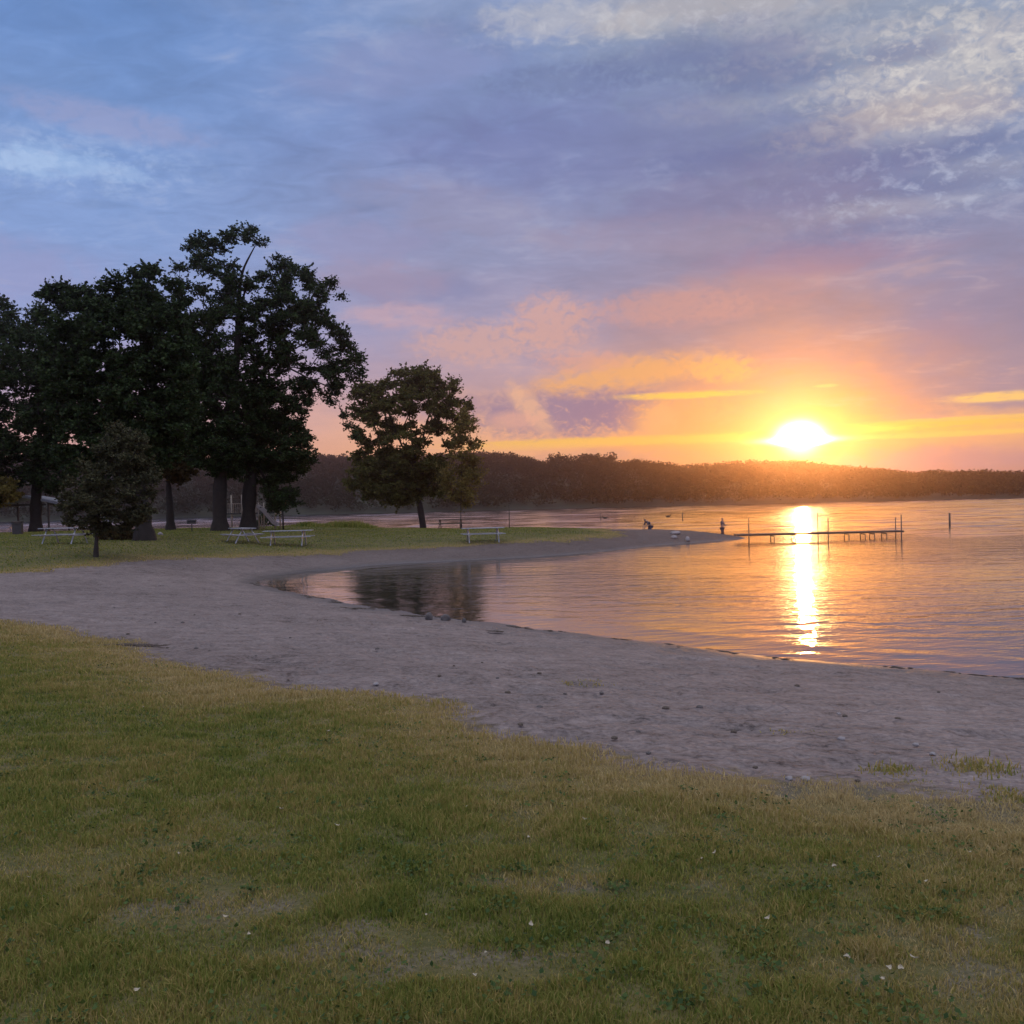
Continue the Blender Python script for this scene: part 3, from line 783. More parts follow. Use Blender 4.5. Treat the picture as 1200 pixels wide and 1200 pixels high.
make_tree("bushy_tree", "small bushy teardrop tree on a short thin trunk by the sand", (112, 653), [(112, 653), (113, 632), (116, 600), (124, 560), (136, 520)],
          [(66, 604), (72, 572), (86, 542), (106, 516), (128, 500), (148, 486), (162, 488), (176, 516), (184, 556), (182, 600), (168, 622), (142, 631), (108, 631), (82, 622)],
          95, (5, 11), 34000, .10, m_wil, m_bark2, 16, .10)
make_tree("lakeside_tree", "rounded leaning tree alone at the lake edge with glowing sky through its crown", (498, 618), [(498, 618), (493, 598), (488, 572), (486, 545), (482, 510), (478, 470)],
          [(404, 474), (412, 452), (436, 440), (462, 432), (482, 424), (502, 419), (516, 428), (542, 438), (546, 456), (556, 476), (550, 500), (546, 522), (524, 530), (534, 545), (526, 575), (504, 586), (474, 594), (444, 590), (416, 586), (402, 562), (406, 540), (420, 524), (408, 504)],
          220, (4.5, 9), 72000, .17, m_map, m_bark, 17, .52, core=(468, 560, 62, 28, 60), holes=((512, 517, 7), (464, 492, 4), (492, 494, 5), (530, 512, 4), (430, 506, 4), (478, 518, 4), (500, 530, 3)),
          limbs=([(484, 540, 0), (494, 520, .4), (500, 495, .6), (510, 468, .8), (516, 445, .8)], [(485, 548, 0), (470, 520, -.4), (458, 490, -.6), (446, 462, -.6)], [(487, 560, 0), (508, 545, .3), (528, 535, .5)]))
make_tree("young_tree", "slender young tree with thin yellowish foliage beside the dark picnic table", (540, 619), [(540, 619), (540, 596), (541, 570), (541, 540), (542, 505), (543, 490)],
          [(542, 474), (556, 488), (566, 510), (562, 530), (570, 560), (564, 590), (546, 602), (524, 596), (513, 560), (522, 528), (528, 498)],
          60, (5, 9), 8500, .15, m_yel, m_bark2, 18, .07, tipr=.012)
make_tree("shade_tree", "orange-tinged low tree behind the shelter at the left edge", (-6, 612), [(-6, 612), (-6, 596), (-4, 580)],
          [(-60, 590), (-40, 560), (0, 556), (24, 566), (28, 582), (16, 592), (-10, 598), (-40, 600)], 30, (6, 11), 6000, .25, m_yel, m_bark, 19, .2, Y=84.)

# ------------------------------------------------------------------ bushes, reeds
def bush(name, label, cat, u0, u1, v, h_px, n, leaf, mat, seed, Y=None, group=None):
    g = np.random.default_rng(seed)
    um = (u0+u1)/2; b = foot(um, v) if Y is None else at(um, v, Y)
    b = np.array([b[0], b[1], gz(b[0], b[1])]); S = b[1]/F
    root = empty(name, b, label, cat, 0., group)
    w = (u1-u0)/2*S; h = h_px*S
    cx = g.uniform(-1, 1, n); lump = .6+.6*vnoise(cx*3+seed, cx*0)
    c = np.stack([cx*w, g.normal(size=n)*w*.25, (g.random(n)**.7)*h*lump*np.sqrt(np.clip(1-cx**2*.85, 0, 1))], 1)
    V, Fq, rn = leaves_geo(c, leaf, g, .3)
    np_mesh("foliage", V, Fq, mat, root, False, {"rnd": rn})
    mb = MB()
    for k in range(7):
        x = g.uniform(-.7, .7)*w; mb.tube([(x*.6, 0, -.05), (x*.8, 0, h*.3), (x, 0, h*.6)], [.02, .015, .008], 5)
    mb.build("stem", m_bark2, root)
    return root
bush("low_shrub", "low brown shrub between the bushy tree and the oak trunk", "shrub", 116, 160, 633, 15, 1500, .14, m_brn, 31)
bush("low_shrub", "low dark shrub at the foot of the two tall oaks' playground side", "shrub", 300, 322, 617, 14, 700, .15, m_oak, 32)

# reeds fringing the far side of the lawn
def blades(name, pts, h, w, lean, g, mat, parent=None):
    n = len(pts)
    yaw = g.uniform(0, 2*math.pi, n); s = np.stack([np.cos(yaw), np.sin(yaw), np.zeros(n)], 1)
    ld = g.uniform(0, 2*math.pi, n); l = np.stack([np.cos(ld), np.sin(ld), np.zeros(n)], 1)*(lean*np.abs(g.normal(size=n)))[:, None]
    H = h[:, None]; Wd = w[:, None]*.5; z = np.array([0, 0, 1.])
    b0 = pts-s*Wd; b1 = pts+s*Wd
    mid = pts+l*H*.35+z*H*.55; m0 = mid-s*Wd*.8; m1 = mid+s*Wd*.8
    t = pts+l*H*1.05+z*H*(1-.25*np.minimum(1, (l**2).sum(1)))[:, None]
    V = np.stack([b0, b1, m0, m1, t], 1).reshape(-1, 3)
    k = np.arange(n)[:, None]*5
    Ft = np.concatenate([k+np.array([[0, 1, 3]]), k+np.array([[0, 3, 2]]), k+np.array([[2, 3, 4]])])
    return np_mesh(name, V, Ft, mat, parent, False, {"rnd": np.repeat(g.random(n), 5), "tipf": np.tile([0, 0, .6, .6, 1.], n)})

def grass_mat(name, stops, trans=.3):
    m, nb, out = new_mat(name)
    rnd = nb.new("ShaderNodeAttribute", attribute_name="rnd").outputs["Fac"]
    pos = nb.new("ShaderNodeNewGeometry").outputs["Position"]
    dry = nb.new("ShaderNodeAttribute", attribute_name="dry").outputs["Fac"]  # dryness; on the near lawn it also carries the painted glare tint
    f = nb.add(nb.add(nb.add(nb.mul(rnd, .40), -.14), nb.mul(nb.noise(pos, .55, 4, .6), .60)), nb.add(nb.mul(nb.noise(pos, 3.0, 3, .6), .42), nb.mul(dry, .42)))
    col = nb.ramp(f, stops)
    d = nb.new("ShaderNodeBsdfPrincipled"); nb.link(col, d.inputs["Base Color"]); d.inputs["Roughness"].default_value = .65; d.inputs["Specular IOR Level"].default_value = .2
    t = nb.new("ShaderNodeBsdfTranslucent"); nb.link(col, t.inputs[0])
    ms = nb.new("ShaderNodeMixShader"); ms.inputs[0].default_value = trans
    nb.link(d.outputs[0], ms.inputs[1]); nb.link(t.outputs[0], ms.inputs[2]); nb.link(ms.outputs[0], out.inputs[0])
    return m
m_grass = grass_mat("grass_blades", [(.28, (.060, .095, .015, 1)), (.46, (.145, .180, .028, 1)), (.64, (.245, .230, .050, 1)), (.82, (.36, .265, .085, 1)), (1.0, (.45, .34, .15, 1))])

g = np.random.default_rng(41)
def lawn_points(n, y0, y1, power, g):
    t = g.random(n*2)
    if power == 1: y = y0*(y1/y0)**t
    else: q = 1-power; y = (y0**q+(y1**q-y0**q)*t)**(1/q)
    x = g.uniform(-.62, .62, n*2)*y+g.uniform(-.5, .5, n*2)
    return x, y
# near lawn
x, y = lawn_points(460000, 2.3, 26, .7, g)
mk_ = lawn_mask(x, y); br = bare_at(x, y)
tuft = fbm(x*5.5, y*5.5, 2); big = fbm(x*.8+70, y*.8, 3)
pk = np.clip(.72+1.3*(tuft-.38), .40, 1)*np.clip(1.05-br*.62, .25, 1)*sstep(mk_, -.25, .7)
ok = (g.random(len(x)) < pk)
x, y, mk_, br, tuft, big = [a[ok] for a in (x, y, mk_, br, tuft, big)]
print("blades", len(x))
z = ground(x, y)-.006
h = (.014+.036*np.clip(tuft-.25, 0, 1)*1.4+.016*g.random(len(x)))*(.7+.6*big)*(1-.45*br)*(1+.012*y)
w = (.0032+.0018*g.random(len(x)))*(1+.17*np.maximum(y-3, 0))
go = blades("grass", np.stack([x, y, z], 1), h, w, .55, g, m_grass)
dry = sstep(mk_, 2.4, .2)*.7+br*.4+sstep(big, .52, .75)*.25+.42*sstep(x, -1.2, 4.)  # dry edges and worn spots, plus sun-glare veil painted browner toward the right
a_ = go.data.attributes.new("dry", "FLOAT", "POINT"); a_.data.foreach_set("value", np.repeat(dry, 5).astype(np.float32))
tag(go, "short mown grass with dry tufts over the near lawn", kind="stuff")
# far lawn
x = g.uniform(-60, 22, 260000); y = g.uniform(30, 101, 260000)
mk_ = sdf(LAWN2, x, y)+(fbm(x*.7+3, y*.7, 4)-.5)*2.; ok = (mk_ > -.2) & (np.abs(x) < .62*y); x, y, mk_ = x[ok], y[ok], mk_[ok]
go = blades("far_grass", np.stack([x, y, ground(x, y)-.01], 1), .035+.04*g.random(len(x)), .030+.02*g.random(len(x)), .5, g, m_grass)
a_ = go.data.attributes.new("dry", "FLOAT", "POINT"); a_.data.foreach_set("value", np.repeat(sstep(mk_, 2., .1)*.6-.12, 5).astype(np.float32))
tag(go, "mown grass under the trees across the cove", kind="stuff")

# low broad-leaved weeds and clover scattered through the turf
x, y = lawn_points(260, 2.6, 16, .8, g); LCs = []
for cx, cy_ in zip(x, y):
    if lawn_mask(np.array([cx]), np.array([cy_]))[0] < .5: continue
    n = int(g.integers(8, 46)); r = g.uniform(.03, .16)
    q = np.stack([cx+g.normal(size=n)*r, cy_+g.normal(size=n)*r, np.zeros(n)], 1); q[:, 2] = ground(q[:, 0], q[:, 1])+g.uniform(.012, .040, n); LCs.append(q)
LCs = np.concatenate(LCs); V, Fq, rn = leaves_geo(LCs, .020, g, 3.5, .8)
m_clov = leaf_mat("clover_leaf", (.030, .060, .014), (.09, .13, .03), .25)
tag(np_mesh("clover", V, Fq, m_clov, None, False, {"rnd": rn}), "low clover and weeds scattered in the near lawn", kind="stuff")

def reed_bed(u0, u1, v, hpx, n, label, seed):
    g = np.random.default_rng(seed); pts = []
    a = foot(u0, v); b = foot(u1, v)
    t = g.random(n); q = a+(b-a)*t[:, None]+g.normal(size=(n, 3))*np.array([.2, 1., 0]); q[:, 2] = ground(q[:, 0], q[:, 1])-.03
    S = a[1]/F
    h = hpx*S*(.35+.65*vnoise(t*9+seed, t*0))*np.sqrt(np.clip(1-(2*t-1)**2, .05, 1))*(.6+.5*g.random(n))
    o = blades("reeds", q, h, np.full(n, .05), .35, g, m_grass)
    tag(o, label, kind="stuff")
reed_bed(335, 442, 612.5, 12, 2600, "rough reeds along the far edge of the lawn", 43)

# tufts of grass growing out of the beach
def tuft_obj(u, v, wpx, hpx, n, label, seed):
    g = np.random.default_rng(seed); b = foot(u, v); S = b[1]/F
    q = np.zeros((n, 3)); q[:, 0] = g.normal(size=n)*wpx*S*.4; q[:, 1] = g.normal(size=n)*wpx*S*.5
    q[:, 2] = ground(q[:, 0]+b[0], q[:, 1]+b[1])-b[2]-.02
    hpx *= .75
    o = blades("grass_tuft", q, hpx*S*(.35+.65*g.random(n)), np.full(n, .012), .5, g, m_grass)
    a_ = o.data.attributes.new('dry', 'FLOAT', 'POINT'); a_.data.foreach_set('value', np.full(len(o.data.vertices), .35, np.float32))
    o.location = tuple(b); tag(o, label, "grass tuft", "grass tufts on the sand")
tuft_obj(1150, 903, 50, 20, 420, "tallest wispy grass tuft on the sand near the right edge", 51)
tuft_obj(1045, 905, 40, 13, 260, "low thin grass tuft on the sand left of the tallest tuft", 52)
tuft_obj(1076, 918, 30, 9, 240, "small dense grass tuft just below the tallest tuft", 53)
tuft_obj(1188, 938, 60, 16, 480, "broad grass tuft where the sand meets the lawn at the right edge", 54)
tuft_obj(940, 858, 40, 5, 160, "sparse brown grass tuft flat on the middle of the sand", 55)

# ------------------------------------------------------------------ picnic tables
m_white = simple_mat("pale_paint", (.27, .27, .285), .7, .35, 9.)
m_steel = simple_mat("galvanised_pipe", (.38, .38, .40), .45, .15, 12., metallic=.6)
m_wood = simple_mat("weathered_wood", (.11, .085, .065), .85, .35, 6., .004)
def table(loc, rotz, label, top=m_white, leg=m_steel, L=2.4):
    t = empty("picnic_table", loc, label, "picnic table", rotz, "picnic tables on the lawn")
    mb = MB()
    for k in range(5): mb.box((0, -.31+.155*k, .745), (L, .143, .04), None, .006)
    mb.build("tabletop", top, t)
    for s in (-1, 1):
        mb = MB()
        for k in (-1, 1): mb.box((0, s*.68+k*.073, .44), (L, .14, .04), None, .006)
        mb.build("seat", top, t)
    for x in (-.8, .8):
        for s in (-1, 1):
            MB().tube([(x, s*.20, .72), (x, s*.42, .36), (x, s*.60, .0), (x, s*.62, -.05)], [.035]*4, 8).build("leg", leg, t, True)
        MB().bar((x+.045, -.80, .40), (x+.045, .80, .40), .035, .05).build("crossbeam", leg, t)
        MB().bar((x-.04, -.34, .70), (x-.04, .34, .70), .035, .045).build("crossbeam", leg, t)
    return t
table(foot(76, 637), R(-14), "pale picnic table left of the small bushy tree")
table(foot(338, 639), R(1), "pale picnic table standing side-on in front of the grove's right oak", L=2.5)
table(foot(284, 636), R(-58), "pale picnic table turned end-on at the foot of the tallest oak")
table(foot(566, 635), R(8), "pale picnic table on the grass just above the spit's sand", L=2.3)
table(foot(528, 620), R(-4), "dark picnic table in silhouette between the leaning tree and the young tree", m_wood, m_wood, L=3.2)
table(foot(4, 622), R(4), "pale picnic table under the shelter roof at the left edge")

# ------------------------------------------------------------------ shelter, bin, grill, playground
m_roof = simple_mat("roof_panels", (.20, .20, .21), .7, .2, 4.)
m_dark = simple_mat("dark_steel", (.035, .033, .032), .6, .3, 8.)
m_post = simple_mat("shelter_timber", (.06, .048, .04), .85, .3, 6.)
m_brick = simple_mat("stone_pier", (.10, .095, .09), .9, .3, 8., .01)
b = foot(24, 622); S = b[1]/F
sh = empty("picnic_shelter", b, "open picnic shelter with a low gable roof and pale fascia at the left edge", "shelter", R(6))
Wd = 38*S*1.0; ridge = 43*S; eave = 34*S; Dp = 6.0
for s in (-1, 1):
    MB().bar((s*Wd*1.12, Dp*.0, eave-.06), (0, Dp*.0, ridge-.02), .10, .20).build("fascia", m_white, sh)
    mb = MB(); mb.raw([(s*Wd*1.14, .06, eave), (0.0, .06, ridge+.02), (0.0, Dp, ridge+.02), (s*Wd*1.14, Dp, eave), (s*Wd*1.14, .06, eave-.09), (0., .06, ridge-.07), (0., Dp, ridge-.07), (s*Wd*1.14, Dp, eave-.09)],
                      [(0, 1, 2, 3), (7, 6, 5, 4), (0, 4, 5, 1), (2, 6, 7, 3), (0, 3, 7, 4), (1, 5, 6, 2)])
    mb.build("roof", m_roof, sh)
    for yy in (.35, Dp-.35):
        MB().box((s*Wd*.80, yy, eave*.52-.1), (.14, .14, eave*1.04+.2), None, .01).build("post", m_post, sh)
    MB().bar((s*Wd*.80, .43, eave-.16), (s*Wd*.80, Dp-.43, eave-.16), .10, .18).build("beam", m_post, sh)
MB().bar((-Wd*.74, .35, eave-.16), (Wd*.74, .35, eave-.16), .10, .16).build("beam", m_post, sh)

b = foot(21, 626); S = b[1]/F
tb = empty("trash_bin", b, "dark square trash bin with a hooded top before the shelter", "trash bin", R(12))
MB().box((0, 0, .40), (.62, .60, .84), None, .03).build("body", m_dark, tb)
MB().box((0, 0, .90), (.68, .66, .12), None, .04).build("lid", m_post, tb)
MB().box((0, -.345, .80), (.34, .02, .12), None, .004).build("flap", m_post, tb)

b = foot(225, 623); S = b[1]/F
gr = empty("park_grill", b, "dark park grill on a single post left of the tall oak trunk", "grill", R(10))
MB().tube([(0, 0, -.1), (0, 0, .5)], [.035, .035], 10).build("post", m_dark, gr, True)
mb = MB(); mb.box((0, 0, .53), (.56, .44, .03), None, .004)
for (c, s) in (((-.275, 0, .66), (.012, .44, .25)), ((.275, 0, .66), (.012, .44, .25)), ((0, .215, .66), (.53, .012, .25)), ((0, -.215, .60), (.53, .012, .10))): mb.box(c, s)
mb.build("firebox", m_dark, gr)
mb = MB()
for k in range(9): mb.tube([(-.24+.06*k, -.2, .745), (-.24+.06*k, .2, .745)], [.006, .006], 5)
mb.build("grate", m_steel, gr)

m_tan = simple_mat("tan_plastic", (.40, .33, .26), .5, .1, 4.)
m_red = simple_mat("rust_red_plastic", (.36, .10, .035), .45, .1, 4.)
m_slide = simple_mat("slide_plastic", (.42, .38, .36), .4, .1, 4.)
pg0 = at(305, 617, 74); pgz = gz(pg0[0], pg0[1])
pg = empty("playground_set", (pg0[0], pg0[1], pgz), "playground climbing frame with slide half hidden behind the oak trunks", "playground", R(-4))
for x in (-2.3, -1.1, .1, 1.3):
    for yy in (-.6, .6):
        MB().tube([(x, yy, -.15), (x, yy, 2.5 if x < 0 else 1.9)], [.055, .055], 10).build("post", m_tan, pg, True)
MB().box((-.5, 0, 1.15), (3.7, 1.24, .08), None, .01).build("platform", m_dark, pg)
mb = MB()
for k in range(7): mb.tube([(-2.2+.16*k, -.62, 1.19), (-2.2+.16*k, -.62, 1.85)], [.018, .018], 6)
mb.bar((-2.3, -.62, 1.86), (-1.1, -.62, 1.86), .05, .05); mb.build("railing", m_tan, pg)
MB().box((-.5, -.64, 1.5), (1.05, .04, .62), None, .01).build("panel", m_tan, pg)
MB().box((1.75, -.2, 1.95), (.62, .06, .70), None, .06).build("panel", m_red, pg)
MB().tube([(1.75, -.2, -.1), (1.75, -.2, 1.7)], [.06, .06], 10).build("post", m_dark, pg, True)
sl = MB(); pts = [(.1+.0, -.72, 1.60), (.5, -.80, 1.30), (.9, -.88, .85), (1.3, -.96, .38), (1.65, -1.02, .22)]
for i in range(len(pts)-1):
    sl.bar(pts[i], pts[i+1], .46, .05)
    for s in (-.24, .24):
        a, c = np.array(pts[i]), np.array(pts[i+1]); o_ = np.array([0, s, .08]); sl.bar(a+o_, c+o_, .04, .2)
sl.build("slide", m_slide, pg)
MB().tube([(-.05, -.75, 0), (-.05, -.75, .95), (.35, -.75, .95), (.35, -.75, 0)], [.04]*4, 8).build("arch", m_tan, pg, True)

# slim pole on the spit
b = foot(597, 619); S = b[1]/F
po = empty("marker_pole", b, "slim bare pole on the grass right of the young tree", "pole")
MB().tube([(0, 0, -.2), (.01, 0, 1.2), (0, 0, 26*S)], [.035, .032, .028], 8).build("shaft", m_wood, po, True)
MB().tube([(0, 0, 26*S), (0, 0, 26*S+.05)], [.04, .025], 8).build("cap", m_dark, po, True)

# ------------------------------------------------------------------ jetty and posts in the water
m_jet = simple_mat("jetty_timber", (.12, .09, .07), .8, .35, 5., .004)
JY = 66.
def jx(u): return at(u, 624, JY)[0]
j0, j1 = jx(862), jx(1056)
dz_ = at(960, 624, JY)[2]
jt = empty("jetty", (j0, JY, 0), "long low wooden jetty running out from the tip of the spit", "jetty")
mb = MB(); n = int((j1-j0)/.15)
for k in range(n): mb.box((.07+k*.15, 0, dz_+.002*random.random()), (.138, 1.15, .04), None, .005)
mb.build("deck", m_jet, jt)
for yy in (-.5, .5): MB().bar((0, yy, dz_-.06), (j1-j0, yy, dz_-.06), .05, .08).build("stringer", m_jet, jt)
for (u, top, yy, w) in ((875, 607, -.64, .05), (880, 615, .64, .045), (962, 600, .64, .05), (967, 607, -.64, .055), (1052, 603, -.64, .065), (1054, 606, .64, .05)):
    x = jx(u)-j0; zt = at(u, top, JY)[2]
    MB().tube([(x, yy, -.9), (x, yy, zt)], [w*.65, w*.55], 10).build("post", m_jet, jt, True)
for u in (905, 930, 992, 1011, 1022, 1036):
    x = jx(u)-j0
    for yy in (-.46, .46): MB().tube([(x, yy, -.9), (x, yy, dz_-.18)], [.03, .03], 8).build("leg", m_jet, jt, True)
    MB().bar((x, -.43, dz_-.16), (x, .43, dz_-.16), .04, .06).build("crossbeam", m_jet, jt)
for (u, v0, v1, w, lab) in ((1113, 602, 615, .085, "thick lone mooring post standing in open water right of the jetty"), (800, 601, 608.5, .07, "thin lone post in the far water beyond the spit's end"),
                            (704, 602, 609, .06, "thin far post in the water beside a swimming duck")):
    q = on_z(u, v1, 0); S = q[1]/F
    o = empty("mooring_post", (q[0], q[1], 0), lab, "post", 0., "posts standing in the lake")
    hh_ = (v1-v0)*S
    MB().tube([(0, 0, -.8), (0, 0, hh_*.5), (.01, 0, hh_)], [w*1.05, w, w*.92], 10).build("shaft", m_jet, o, True)
    MB().tube([(0.01, 0, hh_), (.01, 0, hh_+.06)], [w*1.15, w*.5], 10).build("cap", m_dark, o, True)

# ------------------------------------------------------------------ people and ducks
def skin_obj(name, verts, edges, radii, mat, parent=None, loc=None, root=0, sub=2):
    me = bpy.data.meshes.new(name); me.from_pydata(verts, edges, []); me.update()
    o = bpy.data.objects.new(name, me); C.objects.link(o)
    o.modifiers.new("skin", "SKIN"); s_ = me.skin_vertices[0].data if me.skin_vertices else None
    if s_ is None:
        bpy.context.view_layer.objects.active = o
        s_ = me.skin_vertices.new().data if hasattr(me.skin_vertices, "new") else None
    if s_:
        for i, r in enumerate(radii): s_[i].radius = (r, r) if not isinstance(r, tuple) else r
        s_[root].use_root = True
    sd = o.modifiers.new("subdivision", "SUBSURF"); sd.levels = sd.render_levels = sub
    dg = bpy.context.evaluated_depsgraph_get()
    m2 = bpy.data.meshes.new_from_object(o.evaluated_get(dg)); m2.name = name
    bpy.data.objects.remove(o)
    for p_ in m2.polygons: p_.use_smooth = True
    m2.materials.clear(); m2.materials.append(mat)
    o = bpy.data.objects.new(name, m2); C.objects.link(o)
    if parent: o.parent = parent
    if loc is not None: o.location = tuple(loc)
    return o
m_skin = simple_mat("skin", (.34, .20, .14), .6, .1, 6.)
m_shirt = simple_mat("dark_shirt", (.05, .05, .07), .85, .2, 9.)
m_short = simple_mat("swim_shorts", (.03, .035, .06), .8, .2, 9.)
m_hair = simple_mat("hair", (.03, .02, .012), .7, .3, 20.)

def person(loc, yaw, label, J):
    """J: joints; one continuous skinned body with five-fingered hands"""
    root = empty("person", loc, label, "person", yaw)
    names = list(J); ix = {k: i for i, k in enumerate(names)}
    E = [(ix[a], ix[b]) for a, b in (("pelvis", "waist"), ("waist", "chest"), ("chest", "neck"), ("neck", "jaw"), ("jaw", "head"), ("head", "crown"),
         ("chest", "shL"), ("shL", "elL"), ("elL", "wrL"), ("wrL", "haL"), ("chest", "shR"), ("shR", "elR"), ("elR", "wrR"), ("wrR", "haR"),
         ("pelvis", "hipL"), ("hipL", "knL"), ("knL", "anL"), ("anL", "toL"), ("pelvis", "hipR"), ("hipR", "knR"), ("knR", "anR"), ("anR", "toR"))]
    rad = dict(pelvis=(.15, .11), waist=(.135, .10), chest=(.165, .12), neck=.06, jaw=.075, head=.098, crown=.075, sh=.068, el=.048, wr=.032, ha=.040, hip=.095, kn=.062, an=.042, to=.040)
    rr = [rad[k] if k in rad else rad[k[:2] if k[:3] != "hip" else "hip"] for k in names]
    body = skin_obj("body", [J[k] for k in names], E, rr, m_skin, root)
    # fingers joined into the same mesh
    bm = bmesh.new(); bm.from_mesh(body.data)
    for s in "LR":
        h_, w_ = np.array(J["ha"+s]), np.array(J["wr"+s]); d = h_-w_; d /= np.linalg.norm(d)
        sd = np.cross(d, [0, 1, .2]); sd /= np.linalg.norm(sd)
        for k, (o_, ln, an) in enumerate(((-.028, .075, -.1), (-.010, .088, 0), (.010, .082, .05), (.027, .065, .12), (-.034, .06, -.8))):
            st = h_+sd*o_*(1 if k < 4 else 1)-d*(.0 if k < 4 else .03); dr = d+sd*an; dr /= np.linalg.norm(dr)
            v, f = tube_geo(np.array([st, st+dr*ln*.5, st+dr*ln*.85+np.array([0, .012, -.01])]), np.array([.011, .009, .006]), 6)
            bv = [bm.verts.new(q) for q in v]
            for q in f: bm.faces.new([bv[i] for i in q])
    # nose and ears
    hd = np.array(J["head"]); fw = np.array(J.get("_", (0, -1, 0)))
    bm.to_mesh(body.data); bm.free()
    # clothing shells
    def cloth(name, keys, mat, grow):
        kk = [k for k in keys]; ii = {k: i for i, k in enumerate(kk)}
        ee = [(ii[names[a]], ii[names[b]]) for a, b in E if names[a] in ii and names[b] in ii]
        return skin_obj(name, [J[k] for k in kk], ee, [tuple(q+grow for q in (r if isinstance(r, tuple) else (r, r))) for r in (rr[ix[k]] for k in kk)], mat, root)
    cloth("shorts", ["pelvis", "hipL", "knL", "hipR", "knR"], m_short, .014)
    cloth("shirt", ["waist", "chest", "shL", "elL", "shR", "elR"], m_shirt, .014)
    c = np.array(J["crown"]); h0 = np.array(J["head"])
    skin_obj("hair", [tuple(h0+(c-h0)*.35+np.array([0, .02, 0])), tuple(c+np.array([0, .01, .012]))], [(0, 1)], [.104, .085], m_hair, root)
    return root
stand = dict(pelvis=(0, 0, .94), waist=(0, .01, 1.10), chest=(0, .0, 1.32), neck=(0, -.01, 1.50), jaw=(0, -.04, 1.57), head=(0, -.03, 1.65), crown=(0, -.01, 1.73),
             shL=(-.19, 0, 1.42), elL=(-.24, -.06, 1.14), wrL=(-.12, -.28, 1.08), haL=(-.06, -.33, 1.10), shR=(.19, 0, 1.42), elR=(.26, -.10, 1.15), wrR=(.20, -.34, 1.16), haR=(.18, -.41, 1.19),
             hipL=(-.10, 0, .88), knL=(-.11, -.02, .48), anL=(-.11, .02, .08), toL=(-.12, -.14, .04), hipR=(.10, 0, .88), knR=(.11, -.04, .48), anR=(.11, 0, .08), toR=(.12, -.16, .04))
bend = dict(pelvis=(0, .10, .90), waist=(0, .04, 1.03), chest=(0, -.16, 1.20), neck=(0, -.32, 1.30), jaw=(0, -.40, 1.31), head=(0, -.45, 1.36), crown=(0, -.46, 1.44),
            shL=(-.19, -.24, 1.24), elL=(-.22, -.36, .97), wrL=(-.14, -.50, .78), haL=(-.12, -.55, .70), shR=(.19, -.24, 1.24), elR=(.22, -.38, .98), wrR=(.14, -.54, .80), haR=(.12, -.59, .72),
            hipL=(-.10, .08, .84), knL=(-.12, -.06, .47), anL=(-.12, .06, .08), toL=(-.13, -.10, .04), hipR=(.10, .08, .84), knR=(.12, -.08, .47), anR=(.12, .04, .08), toR=(.13, -.12, .04))
q = at(846, 606, 84.); person((q[0], q[1], q[2]-1.80), R(60), "standing person holding something out before them near the spit's tip", stand)
q = at(761, 608.5, 80.); person((q[0], q[1], q[2]-1.42), R(-62), "stooping person bent forward on the far side of the spit", bend)

m_duck = simple_mat("duck_plumage", (.05, .04, .03), .8, .35, 14.)
m_bill = simple_mat("duck_bill", (.25, .16, .05), .5, .1, 10.)
def duck(u, v, yaw, label, s=1.0):
    q = on_z(u, v, 0)
    o = empty("duck", (q[0], q[1], 0), label, "duck", yaw, "ducks swimming on the lake")
    V = [(.34, 0, .14), (.20, 0, .08), (0, 0, .07), (-.20, 0, .09), (-.29, 0, .22), (-.31, 0, .33), (-.36, 0, .36)]
    skin_obj("body", [tuple(np.array(k)*s) for k in V], [(i, i+1) for i in range(6)], [k*s for k in (.03, .10, .14, .10, .05, .062, .04)], m_duck, o, root=2)
    MB().tube([tuple(np.array(k)*s) for k in ((-.38, 0, .35), (-.43, 0, .335), (-.47, 0, .33))], [.025*s, .02*s, .01*s], 6).build("bill", m_bill, o, True)
duck(709, 607.5, R(10), "small dark duck swimming beside the thin far post", 1.2)
duck(783, 606, R(170), "small dark duck swimming alone left of the far post", 1.2)

# ------------------------------------------------------------------ rocks, drift, pebbles, litter
m_rock = simple_mat("shore_rock", (.10, .085, .078), .9, .4, 7., .02)
m_pale = simple_mat("pale_rock", (.27, .24, .23), .85, .2, 9., .01)
m_weed = simple_mat("drift_weed", (.095, .072, .055), .95, .5, 12., .01)
m_leafl = simple_mat("dry_leaf", (.40, .34, .24), .8, .3, 20.)
m_leafd = simple_mat("brown_leaf", (.09, .06, .035), .85, .3, 20.)
def rock_mesh(name, seed, sx, sy, sz, mat):
    bm = bmesh.new(); bmesh.ops.create_icosphere(bm, subdivisions=3, radius=1.)
    g = np.random.default_rng(seed); off = g.random(2)*50
    for v in bm.verts:
        c = v.co; k = 1+.55*(float(fbm(c.x*1.3+off[0]+c.z, c.y*1.3+off[1]-c.z*.7, 3))-.5)
        v.co = Vector((c.x*sx*k, c.y*sy*k, max(c.z, -.45)*sz*k))
    me = bpy.data.meshes.new(name); bm.to_mesh(me); bm.free(); me.materials.append(mat)
    for p_ in me.polygons: p_.use_smooth = True
    return me
def rock(name, u, v, wpx, hpx, mat, label, cat, seed, group=None, Y=None):
    b = foot(u, v) if Y is None else on_z(u, v, 0.02)
    S = b[1]/F; me = rock_mesh(name, seed, wpx*S/2, wpx*S*.4, hpx*S*.7, mat)
    o = bpy.data.objects.new(name, me); C.objects.link(o); o.location = (b[0], b[1], b[2]+hpx*S*.22); o.rotation_euler = (0, 0, seed)
    return tag(o, label, cat, group)
rock("shore_rock", 503, 725.5, 11, 9, m_rock, "rounder dark rock at the water's edge of the near beach", "rock", 1, "rocks at the waterline")
